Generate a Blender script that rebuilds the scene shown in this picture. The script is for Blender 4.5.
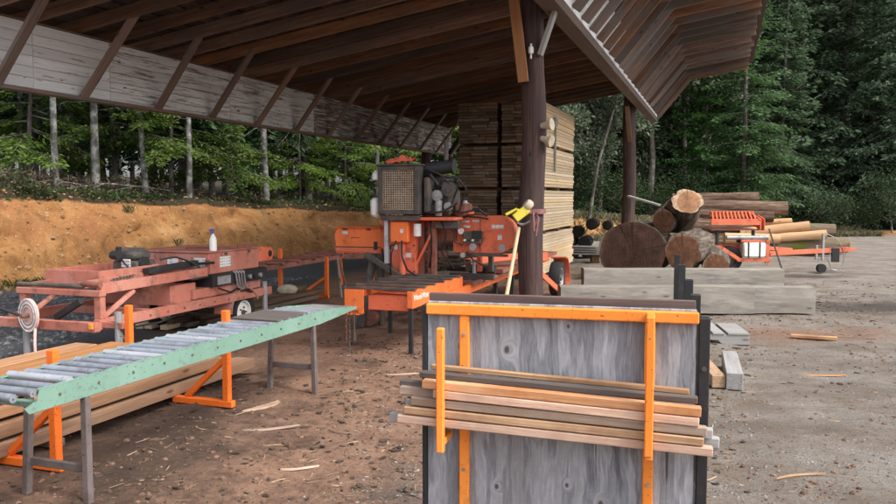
import bpy, bmesh, math, random
from mathutils import Vector, Matrix, noise
R = math.radians
random.seed(7)
for o in list(bpy.data.objects): bpy.data.objects.remove(o)
SC = bpy.context.scene
COL = SC.collection

# ------------------------------------------------------------ camera, sky, sun, exposure
cam_d = bpy.data.cameras.new('camera'); cam = bpy.data.objects.new('camera', cam_d); COL.objects.link(cam)
cam_d.sensor_width = 36; cam_d.lens = 36*796/896; cam_d.clip_start = .05; cam_d.clip_end = 600
cam.location = (0, 0, 1.7); cam.rotation_euler = (R(90)-math.atan(55/796), 0, 0)
SC.camera = cam
SUN_EL, SUN_AZ = 50, 122           # azimuth clockwise from +Y: behind the camera, to the right
w = bpy.data.worlds.new('World'); SC.world = w; w.use_nodes = True
nt = w.node_tree; bg = nt.nodes['Background']
sky = nt.nodes.new('ShaderNodeTexSky'); sky.sky_type = 'NISHITA'; sky.sun_disc = False
sky.sun_elevation = R(SUN_EL); sky.sun_rotation = R(SUN_AZ); sky.dust_density = 4.0; sky.ozone_density = .6
hs = nt.nodes.new('ShaderNodeHueSaturation'); hs.inputs['Saturation'].default_value = .42
nt.links.new(sky.outputs[0], hs.inputs['Color']); nt.links.new(hs.outputs[0], bg.inputs[0])
bg.inputs[1].default_value = .15
sd = bpy.data.lights.new('sun', 'SUN'); sd.energy = 1.15; sd.angle = R(14); sd.color = (1, .95, .88)
sun = bpy.data.objects.new('sun', sd); COL.objects.link(sun)
a = R(SUN_AZ); e = R(SUN_EL)
sv = Vector((math.sin(a)*math.cos(e), math.cos(a)*math.cos(e), math.sin(e)))
sun.rotation_euler = sv.to_track_quat('Z', 'Y').to_euler(); sun.location = (6, -10, 14)
SC.view_settings.view_transform = 'Standard'; SC.view_settings.look = 'None'
SC.view_settings.gamma = 1; SC.view_settings.use_curve_mapping = False
SC.view_settings.exposure = 1.12
SC.render.engine = 'CYCLES'
SC.render.resolution_x = 1024; SC.render.resolution_y = 576

# ------------------------------------------------------------ materials
class NB:
    def __init__(s, name):
        s.m = bpy.data.materials.new(name); s.m.use_nodes = True; s.t = s.m.node_tree
        s.b = s.t.nodes['Principled BSDF']; s.o = s.t.nodes['Material Output']
    def n(s, typ, **kw):
        nd = s.t.nodes.new('ShaderNode'+typ)
        for k, v in kw.items():
            if k[0] == 'i' and k[1:].isdigit(): nd.inputs[int(k[1:])].default_value = v
            elif hasattr(nd, k): setattr(nd, k, v)
            else: nd.inputs[k.replace('_', ' ')].default_value = v
        return nd
    def l(s, a, b): s.t.links.new(a, b)
    def coord(s, scale=(1, 1, 1), rnd=True, which='Object'):
        tc = s.n('TexCoord'); out = tc.outputs[which]
        if rnd:
            oi = s.n('ObjectInfo'); mu = s.n('Math', operation='MULTIPLY', i1=37.0); s.l(oi.outputs['Random'], mu.inputs[0])
            ad = s.n('VectorMath', operation='ADD'); s.l(out, ad.inputs[0]); s.l(mu.outputs[0], ad.inputs[1]); out = ad.outputs[0]
        mp = s.n('Mapping'); mp.inputs['Scale'].default_value = scale; s.l(out, mp.inputs[0])
        return mp.outputs[0]
    def noise(s, vec, scale, detail=6, rough=.6, dist=0):
        nd = s.n('TexNoise'); nd.inputs['Scale'].default_value = scale; nd.inputs['Detail'].default_value = detail
        nd.inputs['Roughness'].default_value = rough; nd.inputs['Distortion'].default_value = dist; s.l(vec, nd.inputs['Vector'])
        return nd.outputs['Fac']
    def ramp(s, fac, stops):
        r = s.n('ValToRGB'); el = r.color_ramp.elements
        while len(el) < len(stops): el.new(.5)
        for k, (p, c) in enumerate(stops):
            el[k].position = p; el[k].color = (*c, 1) if len(c) == 3 else c
        s.l(fac, r.inputs[0]); return r.outputs[0]
    def thr(s, fac, lo, hi): return s.ramp(fac, [(lo, (0, 0, 0)), (hi, (1, 1, 1))])
    def mix(s, fac, a, b, mode='MIX'):
        m = s.n('MixRGB', blend_type=mode)
        for inp, v in ((m.inputs[0], fac), (m.inputs[1], a), (m.inputs[2], b)):
            if isinstance(v, (int, float)): inp.default_value = v
            elif isinstance(v, tuple): inp.default_value = (*v, 1)
            else: s.l(v, inp)
        return m.outputs[0]
    def vary(s, col, amt, hue=.0):
        oi = s.n('ObjectInfo'); mr = s.n('MapRange'); mr.inputs[3].default_value = 1-amt; mr.inputs[4].default_value = 1+amt
        s.l(oi.outputs['Random'], mr.inputs[0]); h = s.n('HueSaturation'); s.l(mr.outputs[0], h.inputs['Value']); s.l(col, h.inputs['Color'])
        if hue:
            m2 = s.n('Math', operation='MULTIPLY', i1=7.31); s.l(oi.outputs['Random'], m2.inputs[0])
            m3 = s.n('Math', operation='FRACT'); s.l(m2.outputs[0], m3.inputs[0])
            mr2 = s.n('MapRange'); mr2.inputs[3].default_value = 1-hue; mr2.inputs[4].default_value = 1+hue
            s.l(m3.outputs[0], mr2.inputs[0]); s.l(mr2.outputs[0], h.inputs['Saturation'])
        return h.outputs[0]
    def bump(s, fac, strength=.3, dist=.01):
        b = s.n('Bump'); b.inputs['Strength'].default_value = strength; b.inputs['Distance'].default_value = dist
        s.l(fac, b.inputs['Height']); s.l(b.outputs[0], s.b.inputs['Normal'])
    def done(s, col, rough=.7, metal=0, spec=.4):
        if isinstance(col, tuple): s.b.inputs['Base Color'].default_value = (*col, 1)
        else: s.l(col, s.b.inputs['Base Color'])
        if isinstance(rough, (int, float)): s.b.inputs['Roughness'].default_value = rough
        else: s.l(rough, s.b.inputs['Roughness'])
        s.b.inputs['Metallic'].default_value = metal; s.b.inputs['Specular IOR Level'].default_value = spec
        return s.m

def wood(name, c1, c2, c3=None, rnd=.2, hue=.15, along=.8, across=16, bump=.35, rough=.75, knots=True, stain=None, big=.7):
    """sawn wood, grain along local X"""
    b = NB(name); v = b.coord((along, across, across)); g = b.noise(v, 1.6, 8, .65, .6)
    col = b.ramp(g, [(.28, c1), (.5, tuple((p+q)/2 for p, q in zip(c1, c2))), (.68, c2)])
    v2 = b.coord((big, 2.2, 2.2)); big = b.noise(v2, 1.3, 4)
    if c3: col = b.mix(b.thr(big, .46, .66), col, c3)
    if knots:
        vk = b.coord((1.7, 5, 5)); vo = b.n('TexVoronoi'); vo.inputs['Scale'].default_value = 1.3; b.l(vk, vo.inputs['Vector'])
        kn = b.ramp(vo.outputs['Distance'], [(.06, (1, 1, 1)), (.13, (0, 0, 0))]); dk = tuple(x*.35 for x in c1)
        km = b.n('Math', operation='MULTIPLY', i1=.75); b.l(kn, km.inputs[0]); col = b.mix(km.outputs[0], col, dk)
    if stain:
        st = b.noise(b.coord((.5, 3, 3)), 2.1, 5); sm = b.n('Math', operation='MULTIPLY', i1=.7); b.l(b.thr(st, .52, .66), sm.inputs[0])
        col = b.mix(sm.outputs[0], col, stain)
    col = b.vary(col, rnd, hue); b.bump(g, bump, .006)
    return b.done(col, rough, 0, .25)

def paint(name, c, dirt=(.10, .065, .045), amt=(.52, .72), rough=.5, metal=0, fade=None, rnd=False):
    """painted steel with grime and faded blotches"""
    b = NB(name); v = b.coord((1, 1, 1), rnd); n1 = b.noise(v, 5.5, 8, .7); n2 = b.noise(v, 26, 5, .7); n3 = b.noise(b.coord((1, 1, .3), rnd), 2.2, 4)
    col = b.mix(b.thr(n3, .4, .68), c, fade or tuple(min(1, x*1.25+.02) for x in c))
    fa = b.mix(b.thr(n2, .35, .7), b.thr(n1, *amt), (1, 1, 1), 'MULTIPLY'); col = b.mix(fa, col, dirt)
    sp = b.thr(b.noise(v, 60, 2), .66, .72); col = b.mix(sp, col, tuple(x*.5 for x in dirt))
    bv = b.n('Bevel', samples=4); bv.inputs[0].default_value = .011; ge = b.n('NewGeometry'); dt = b.n('VectorMath', operation='DOT_PRODUCT'); b.l(bv.outputs[0], dt.inputs[0]); b.l(ge.outputs['True Normal'], dt.inputs[1])
    ed = b.ramp(dt.outputs['Value'], [(.80, (1, 1, 1)), (.97, (0, 0, 0))]); ew = b.mix(1., ed, b.thr(n2, .46, .60), 'MULTIPLY'); col = b.mix(ew, col, tuple(x*.55+.02 for x in dirt))   # paint worn off along edges
    b.bump(n2, .08, .003)
    rr = b.n('MapRange'); rr.inputs[3].default_value = rough-.12; rr.inputs[4].default_value = min(1, rough+.25); b.l(n1, rr.inputs[0])
    return b.done(col, rr.outputs[0], metal, .4)

def plain(name, c, var=.25, scale=9, rough=.7, metal=0, bump=.2, spec=.4, rnd=0):
    b = NB(name); v = b.coord(); n1 = b.noise(v, scale, 7, .65)
    col = b.ramp(n1, [(.3, tuple(x*(1-var) for x in c)), (.7, tuple(min(1, x*(1+var)) for x in c))])
    if rnd: col = b.vary(col, rnd, rnd)
    b.bump(n1, bump, .01); return b.done(col, rough, metal, spec)

def foliage(name, c1, c2, trans=.35, rnd=.18):
    b = NB(name); g = b.n('NewGeometry'); ri = b.ramp(g.outputs['Random Per Island'], [(0, c1), (1, c2)])
    tc = b.coord((1, 1, 1)); big = b.noise(tc, .45, 3); br = b.n('MapRange'); br.inputs[1].default_value = .3; br.inputs[2].default_value = .7
    br.inputs[3].default_value = .65; br.inputs[4].default_value = 1.3; b.l(big, br.inputs[0])
    h = b.n('HueSaturation'); b.l(br.outputs[0], h.inputs['Value']); b.l(ri, h.inputs['Color']); col = b.vary(h.outputs[0], rnd, .1)
    b.done(col, .65, 0, .25)
    tr = b.n('BsdfTranslucent'); b.l(col, tr.inputs[0]); mx = b.n('MixShader'); mx.inputs[0].default_value = trans
    b.l(b.b.outputs[0], mx.inputs[1]); b.l(tr.outputs[0], mx.inputs[2]); b.l(mx.outputs[0], b.o.inputs[0])
    return b.m

M = {}
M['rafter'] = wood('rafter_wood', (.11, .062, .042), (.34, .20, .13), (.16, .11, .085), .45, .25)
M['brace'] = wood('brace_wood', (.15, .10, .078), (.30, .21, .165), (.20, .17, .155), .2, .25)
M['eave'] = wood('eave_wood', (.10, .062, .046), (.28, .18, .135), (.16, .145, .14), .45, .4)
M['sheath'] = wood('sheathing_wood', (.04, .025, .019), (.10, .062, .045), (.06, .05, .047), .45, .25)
M['newbrace'] = wood('new_brace_wood', (.24, .105, .05), (.36, .18, .09), (.27, .13, .06), .05, .05)
M['greywood'] = wood('grey_wood', (.24, .235, .235), (.42, .41, .40), (.30, .285, .27), .12, .2)
M['timber'] = wood('weathered_timber', (.19, .172, .15), (.36, .33, .29), (.25, .22, .185), .02, .05, 1.6, 9, .9, stain=(.11, .11, .115), big=1.2)
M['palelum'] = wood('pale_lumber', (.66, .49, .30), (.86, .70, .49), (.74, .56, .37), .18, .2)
M['oldlum'] = wood('stained_lumber', (.30, .18, .11), (.60, .42, .28), (.30, .18, .12), .22, .25, 1.2, 30, .5, big=2.2)
M['freshlum'] = wood('fresh_lumber', (.42, .21, .12), (.74, .50, .34), (.44, .23, .14), .14, .25, 1.3, 30, .5, big=2.2, stain=(.34, .19, .12))
M['redlum'] = wood('red_lumber', (.22, .115, .068), (.46, .275, .165), (.30, .17, .105), .22, .25, .7, 18, .5, stain=(.12, .075, .052))
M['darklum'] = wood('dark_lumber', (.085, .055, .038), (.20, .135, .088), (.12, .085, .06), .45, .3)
M['stripdk'] = wood('dark_strip_wood', (.08, .062, .055), (.17, .135, .12), (.11, .095, .09), .2, .2)
M['stripgr'] = wood('grey_strip_wood', (.22, .16, .125), (.48, .37, .28), (.27, .17, .12), .15, .2, 1.2, 30, .6, big=2.2)
M['handle'] = wood('handle_wood', (.58, .42, .24), (.72, .56, .36), None, .05, .05, knots=False)
M['polewood'] = wood('pole_wood', (.016, .010, .011), (.115, .07, .06), (.05, .033, .036), .05, .05, .9, 22, 1.0)
M['orange'] = paint('orange_paint', (.78, .165, .035), dirt=(.16, .07, .04), amt=(.57, .72))
M['brightor'] = paint('bright_orange_paint', (.86, .25, .03), dirt=(.30, .13, .04), amt=(.60, .76), rough=.4)
M['standor'] = paint('stand_orange_paint', (.80, .155, .015), amt=(.62, .8), rough=.45)
M['redor'] = paint('faded_red_orange_paint', (.70, .14, .06), dirt=(.17, .07, .045), amt=(.54, .70), fade=(.72, .20, .11))
M['salmon'] = paint('faded_salmon_paint', (.44, .15, .105), dirt=(.16, .07, .05), amt=(.52, .71), fade=(.53, .245, .19))
M['rust'] = paint('rusty_red_steel', (.26, .09, .06), dirt=(.10, .06, .045), amt=(.45, .7), rough=.7)
M['green'] = paint('mint_green_paint', (.16, .285, .225), dirt=(.10, .095, .07), amt=(.56, .74), fade=(.20, .33, .27))
M['black'] = paint('black_paint', (.018, .018, .02), dirt=(.07, .06, .05), amt=(.55, .75), rough=.5, fade=(.03, .03, .033))
M['engine'] = paint('engine_grime', (.05, .048, .047), dirt=(.14, .11, .085), amt=(.42, .66), rough=.65, fade=(.08, .075, .07))
M['steel'] = paint('dull_steel', (.34, .34, .35), dirt=(.15, .12, .10), amt=(.5, .75), rough=.45, metal=.35, fade=(.42, .42, .43))
M['bright'] = paint('bright_steel', (.46, .475, .51), dirt=(.28, .26, .24), amt=(.55, .8), rough=.38, metal=.45, rnd=True)
M['roller'] = paint('roller_steel', (.27, .295, .34), dirt=(.13, .125, .125), amt=(.48, .72), rough=.42, metal=.35, rnd=True)
M['legsteel'] = paint('brown_leg_steel', (.13, .105, .10), dirt=(.08, .055, .045), amt=(.45, .7), rough=.7)
M['rubber'] = plain('tyre_rubber', (.022, .022, .023), .4, 30, .85)
M['white'] = paint('white_plastic', (.72, .72, .69), dirt=(.35, .31, .26), amt=(.6, .8), rough=.45)
M['cream'] = paint('dusty_cream', (.46, .39, .29), dirt=(.26, .2, .14), amt=(.5, .75), rough=.7)
M['yellow'] = paint('yellow_paint', (.72, .60, .06), dirt=(.28, .22, .08), amt=(.6, .8), rough=.5)
M['pink'] = paint('pink_hose', (.66, .44, .40), dirt=(.4, .25, .22), amt=(.55, .8), rough=.6)
M['blue'] = plain('blue_plastic', (.10, .10, .30), .2, 9, .4)
M['mesh'] = paint('tan_grille', (.46, .36, .26), dirt=(.25, .18, .12), amt=(.5, .72), rough=.8)
M['cloth'] = plain('faded_red_cloth', (.62, .12, .07), .3, 12, .9)
M['plum'] = plain('plum_ribbon', (.25, .12, .12), .3, 12, .9)
M['roofmetal'] = paint('roof_metal', (.12, .13, .14), dirt=(.09, .07, .06), amt=(.5, .7), rough=.5, metal=.4)
M['hose'] = plain('black_hose', (.02, .02, .02), .3, 9, .5)
M['glass'] = plain('bulb_glass', (.8, .82, .85), .05, 9, .2)
M['bark'] = None

def sticker():
    b = NB('sticker_print'); v = b.coord((1, 1, 1), False); w_ = b.n('TexWave'); w_.bands_direction = 'Z'
    w_.inputs['Scale'].default_value = 9; w_.inputs['Distortion'].default_value = .3; b.l(v, w_.inputs['Vector'])
    n = b.noise(b.coord((30, 30, 1), False), 1.5, 3); m = b.mix(b.thr(n, .46, .5), (0, 0, 0), b.thr(w_.outputs['Fac'], .55, .62), 'MIX')
    return b.done(b.mix(m, (.70, .69, .67), (.34, .34, .36)), .5)
M['sticker'] = sticker()

def bark_mat(name, c1, c2, c3, sc=1.0, lich=None):
    b = NB(name); v = b.coord((.5*sc, 5*sc, 5*sc)); n1 = b.noise(v, 2.0, 9, .7, .8); n2 = b.noise(b.coord(), 1.3, 5)
    col = b.ramp(n1, [(.32, c1), (.5, c2), (.68, c3)])
    if lich: col = b.mix(b.thr(n2, .5, .64), col, lich)
    col = b.vary(col, .15); b.bump(b.mix(.5, n1, b.noise(b.coord((.6*sc, 14*sc, 14*sc)), 1.5, 6, .7)), 1.0, .07); return b.done(col, .9, 0, .15)
M['bark'] = bark_mat('log_bark', (.04, .031, .025), (.125, .10, .08), (.27, .235, .20), 1.5)
M['barkred'] = bark_mat('red_brown_bark', (.045, .03, .022), (.16, .10, .07), (.32, .235, .18), 1.5)
M['barkmoss'] = bark_mat('mossy_bark', (.08, .06, .045), (.17, .13, .09), (.26, .21, .15), 1, (.14, .15, .035))
M['peeled'] = wood('peeled_log', (.44, .25, .13), (.60, .40, .24), (.5, .32, .19), .12, .1, .5, 6)
M['burnt'] = bark_mat('black_small_log_bark', (.012, .011, .011), (.03, .027, .025), (.06, .05, .045))
def trunk_mat(name, c1, c2, c3):   # grain along Z
    b = NB(name); v = b.coord((4, 4, .6)); n1 = b.noise(v, 2.4, 8, .7, .5); n2 = b.noise(b.coord((1, 1, 1)), 3.5, 6, .7)
    col = b.ramp(n1, [(.35, c1), (.65, c2)]); col = b.mix(b.thr(n2, .47, .6), col, c3)
    b.bump(n1, .8, .02); return b.done(b.vary(col, .2), .95, 0, .1)
M['trunk'] = trunk_mat('conifer_trunk_bark', (.055, .045, .038), (.12, .10, .085), (.20, .195, .18))
M['trunkpale'] = trunk_mat('lichen_trunk_bark', (.045, .042, .037), (.12, .116, .108), (.25, .25, .24))
def cut_mat(name, heart, sap, rim, ring=(.5, .5, .5), edge=.78, amt=.35):
    b = NB(name); v = b.coord((1, 1, 1), False); nd = b.n('TexNoise'); nd.inputs['Scale'].default_value = 1.6; b.l(v, nd.inputs['Vector'])
    ad = b.mix(.12, v, nd.outputs['Color']); le = b.n('VectorMath', operation='LENGTH'); b.l(ad, le.inputs[0])
    col = b.ramp(le.outputs['Value'], [(.0, tuple(x*.85 for x in heart)), (edge-.06, heart), (edge, sap), (.95, sap), (.985, rim)])
    mu = b.n('Math', operation='MULTIPLY', i1=70.); b.l(le.outputs['Value'], mu.inputs[0]); si = b.n('Math', operation='SINE'); b.l(mu.outputs[0], si.inputs[0])
    mr = b.n('MapRange'); mr.inputs[1].default_value = -1; mr.inputs[3].default_value = 1-amt*.22; mr.inputs[4].default_value = 1.04; b.l(si.outputs[0], mr.inputs[0])
    n2 = b.noise(b.coord((1, 1, 1)), 3.2, 7, .7); bl = b.ramp(n2, [(.3, (.5, .5, .5)), (.7, (1.3, 1.25, 1.2))])
    c2 = b.mix(1., col, mr.outputs[0], 'MULTIPLY'); c2 = b.mix(1., c2, bl, 'MULTIPLY')
    # chain-saw strokes and radial checks
    n3 = b.noise(b.coord((.4, 14, .7)), 2.0, 4); b.bump(n3, .5, .02)
    gr = b.n('TexGradient', gradient_type='RADIAL'); mp = b.n('Mapping'); mp.inputs['Rotation'].default_value = (0, R(90), 0); b.l(v, mp.inputs[0]); b.l(mp.outputs[0], gr.inputs[0])
    m4 = b.n('Math', operation='MULTIPLY', i1=9.); b.l(gr.outputs['Fac'], m4.inputs[0])
    n5 = b.n('TexNoise', noise_dimensions='1D'); n5.inputs['Scale'].default_value = 3.; n5.inputs['Detail'].default_value = 5; b.l(m4.outputs[0], n5.inputs['W'])
    ck = b.thr(n5.outputs['Fac'], .64, .68); c2 = b.mix(b.mix(.6, (0, 0, 0), ck), c2, tuple(x*.25 for x in heart))
    return b.done(c2, .85, 0, .15)
M['cutdark'] = cut_mat('dark_cut_wood', (.105, .06, .046), (.15, .095, .072), (.34, .31, .27), amt=.4, edge=.9)
M['cutbrown'] = cut_mat('brown_cut_wood', (.27, .135, .085), (.40, .29, .21), (.46, .42, .36), edge=.86)
M['cutlight'] = cut_mat('light_cut_wood', (.44, .24, .14), (.62, .46, .31), (.28, .22, .16), edge=.7)
M['cutpale'] = cut_mat('pale_cut_wood', (.60, .38, .22), (.68, .48, .30), (.5, .35, .2))

# foliage
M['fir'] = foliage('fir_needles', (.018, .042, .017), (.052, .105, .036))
M['firtall'] = foliage('tall_fir_needles', (.078, .128, .062), (.19, .275, .13), .5)  # needle colour lightened in place of haze over the far woods
M['firbright'] = foliage('bright_fir_needles', (.06, .115, .02), (.19, .275, .055), .45)
M['firgreen'] = foliage('green_fir_needles', (.05, .12, .035), (.12, .235, .07), .42)
M['firblue'] = foliage('blue_green_fir_needles', (.085, .135, .08), (.20, .285, .165), .5)  # also lifted in colour to stand in for distance haze
M['madrone'] = foliage('madrone_leaves', (.06, .095, .05), (.24, .28, .19), .35)
M['shrub'] = foliage('shrub_leaves', (.022, .042, .018), (.06, .095, .035), .3)
M['brushleaf'] = foliage('brown_brush', (.075, .06, .04), (.17, .13, .085), .2)
M['grass'] = foliage('grass_blades', (.035, .06, .018), (.10, .13, .045), .35)
M['drygrass'] = foliage('dry_grass_blades', (.12, .11, .055), (.28, .25, .14), .35)

# setting materials
def ground_mat():
    b = NB('yard_dirt'); g = b.n('NewGeometry'); pos = g.outputs['Position']
    sx = b.n('SeparateXYZ'); b.l(pos, sx.inputs[0])
    def nz(sc, det=8, ro=.65, stretch=None):
        if stretch:
            mp = b.n('Mapping'); mp.inputs['Scale'].default_value = stretch; b.l(pos, mp.inputs[0]); return b.noise(mp.outputs[0], sc, det, ro)
        return b.noise(pos, sc, det, ro)
    big = nz(.55, 6); mid = nz(2.3, 8, .7); fine = nz(17, 8, .75); tiny = nz(85, 4, .7)
    dirt = b.ramp(b.mix(.45, mid, fine), [(.30, (.10, .059, .043)), (.43, (.205, .12, .084)), (.54, (.305, .186, .13)), (.68, (.39, .262, .19))])
    saw = b.ramp(fine, [(.3, (.23, .122, .078)), (.7, (.42, .255, .175))])
    dirt = b.mix(b.mix(.85, (0, 0, 0), b.thr(b.mix(.4, big, mid), .49, .58)), dirt, saw); dirt = b.mix(b.mix(.7, (0, 0, 0), b.thr(nz(1.5, 7, .7), .55, .66)), dirt, (.06, .042, .034))
    grav = b.ramp(tiny, [(.3, (.165, .145, .125)), (.5, (.275, .248, .218)), (.7, (.40, .368, .33))])
    grav = b.mix(b.mix(.8, (0, 0, 0), b.thr(nz(1.1, 8, .75), .42, .62)), grav, (.175, .130, .098)); grav = b.mix(b.mix(.6, (0, 0, 0), b.thr(nz(.9, 7, .7, (.35, 1.6, 1)), .5, .64)), grav, (.115, .095, .078)); grav = b.mix(b.mix(.5, (0, 0, 0), b.thr(nz(2.6, 6, .7, (.6, 1.4, 1)), .55, .68)), grav, (.30, .28, .26))
    grav = b.mix(b.mix(.55, (0, 0, 0), b.thr(nz(.8, 5, .6, (.5, 1.2, 1)), .56, .7)), grav, (.10, .088, .076))
    dark = b.ramp(tiny, [(.3, (.06, .063, .067)), (.5, (.115, .119, .125)), (.7, (.20, .203, .21))])
    def lin(expr_x, expr_y, off, soft):   # mask = smooth(expr . pos + off + noise)
        m1 = b.n('Math', operation='MULTIPLY', i1=expr_x); b.l(sx.outputs[0], m1.inputs[0])
        m2 = b.n('Math', operation='MULTIPLY_ADD', i1=expr_y); b.l(sx.outputs[1], m2.inputs[0]); b.l(m1.outputs[0], m2.inputs[2])
        m3 = b.n('Math', operation='MULTIPLY_ADD', i1=1.9); b.l(mid, m3.inputs[0]); b.l(m2.outputs[0], m3.inputs[2])
        mr = b.n('MapRange', interpolation_type='SMOOTHSTEP'); mr.inputs[1].default_value = -off+.95-soft; mr.inputs[2].default_value = -off+.95+soft; b.l(m3.outputs[0], mr.inputs[0])
        return mr.outputs[0]
    col = b.mix(lin(1, -.10, -.75, .8), dirt, grav)                   # right-hand yard is gravel
    col = b.mix(lin(-1, .18, -5.35, .45), col, dark)                  # dark gravel road below the bank
    # dark patch beside the timbers
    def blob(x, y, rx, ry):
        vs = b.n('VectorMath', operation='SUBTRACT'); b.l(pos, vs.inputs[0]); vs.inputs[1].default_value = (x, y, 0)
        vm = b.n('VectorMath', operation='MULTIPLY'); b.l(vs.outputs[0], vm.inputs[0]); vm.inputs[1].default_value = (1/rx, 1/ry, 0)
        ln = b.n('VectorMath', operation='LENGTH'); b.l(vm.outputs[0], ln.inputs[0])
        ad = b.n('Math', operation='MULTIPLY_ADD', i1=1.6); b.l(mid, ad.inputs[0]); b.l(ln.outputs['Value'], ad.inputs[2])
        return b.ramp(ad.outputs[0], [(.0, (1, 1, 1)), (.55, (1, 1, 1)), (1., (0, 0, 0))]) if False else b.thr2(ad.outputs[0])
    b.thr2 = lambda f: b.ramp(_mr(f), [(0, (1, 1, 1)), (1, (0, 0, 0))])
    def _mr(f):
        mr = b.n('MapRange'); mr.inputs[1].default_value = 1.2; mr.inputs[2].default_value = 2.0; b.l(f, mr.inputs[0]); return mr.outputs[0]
    col = b.mix(b.mix(.8, (0, 0, 0), blob(6.9, 12.3, 1.7, .75)), col, (.045, .040, .038))
    col = b.mix(b.mix(.75, (0, 0, 0), blob(7.6, 17.2, 1.3, .5)), col, (.05, .042, .04))
    col = b.mix(b.mix(.7, (0, 0, 0), blob(4.3, 9.9, 1.5, .7)), col, (.27, .15, .10))      # sawdust by the pallet
    col = b.mix(b.mix(.6, (0, 0, 0), blob(.2, 3.8, .9, 1.3)), col, grav)
    col = b.mix(b.mix(.8, (0, 0, 0), blob(-2.1, 5.5, .9, 2.0)), col, (.060, .045, .037))  # darker earth below the conveyor
    col = b.mix(b.thr(nz(38, 3, .6), .60, .70), col, (.06, .05, .042)); col = b.mix(b.thr(nz(46, 3, .6), .66, .72), col, (.38, .31, .25))
    h = b.mix(.4, b.mix(.5, mid, fine), tiny); b.bump(h, 1.0, .05)
    return b.done(col, .95, 0, .12)
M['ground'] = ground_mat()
def bank_mat():
    b = NB('bank_earth'); g = b.n('NewGeometry'); pos = g.outputs['Position']
    n1 = b.noise(pos, 1.3, 9, .7, .4); n2 = b.noise(pos, 8, 8, .75); n3 = b.noise(pos, .5, 4)
    col = b.ramp(n1, [(.28, (.13, .06, .026)), (.42, (.28, .135, .052)), (.56, (.40, .21, .085)), (.72, (.50, .32, .155))])
    col = b.mix(b.mix(.7, (0, 0, 0), b.thr(n3, .5, .66)), col, (.29, .125, .055)); vz = b.n('Mapping'); vz.inputs['Scale'].default_value = (1, 1, .35); b.l(pos, vz.inputs[0]); n5 = b.noise(vz.outputs[0], 3.2, 8, .75); col = b.mix(b.mix(.75, (0, 0, 0), b.thr(n5, .52, .66)), col, (.20, .11, .05))
    col = b.mix(b.mix(.8, (0, 0, 0), b.thr(n2, .60, .68)), col, (.115, .075, .04)); col = b.mix(b.mix(.7, (0, 0, 0), b.thr(b.noise(pos, 13, 3), .66, .72)), col, (.55, .47, .36))
    at = b.n('Attribute', attribute_name='top'); fl = b.ramp(n2, [(.3, (.02, .017, .012)), (.5, (.05, .038, .024)), (.7, (.035, .042, .018))])
    ad = b.n('Math', operation='MULTIPLY_ADD', i1=.7); b.l(n1, ad.inputs[0]); b.l(at.outputs['Fac'], ad.inputs[2])
    col = b.mix(b.thr(ad.outputs[0], .86, .98), col, fl)
    n7 = b.noise(pos, 24, 6, .75); col = b.mix(1., col, b.ramp(n7, [(.32, (.72, .68, .64)), (.5, (1, 1, 1)), (.68, (1.15, 1.15, 1.15))]), 'MULTIPLY'); b.bump(b.mix(.3, b.mix(.5, n1, n5), b.mix(.35, n2, n7)), 1.0, .16); return b.done(col, .95, 0, .1)
M['bank'] = bank_mat()

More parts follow.
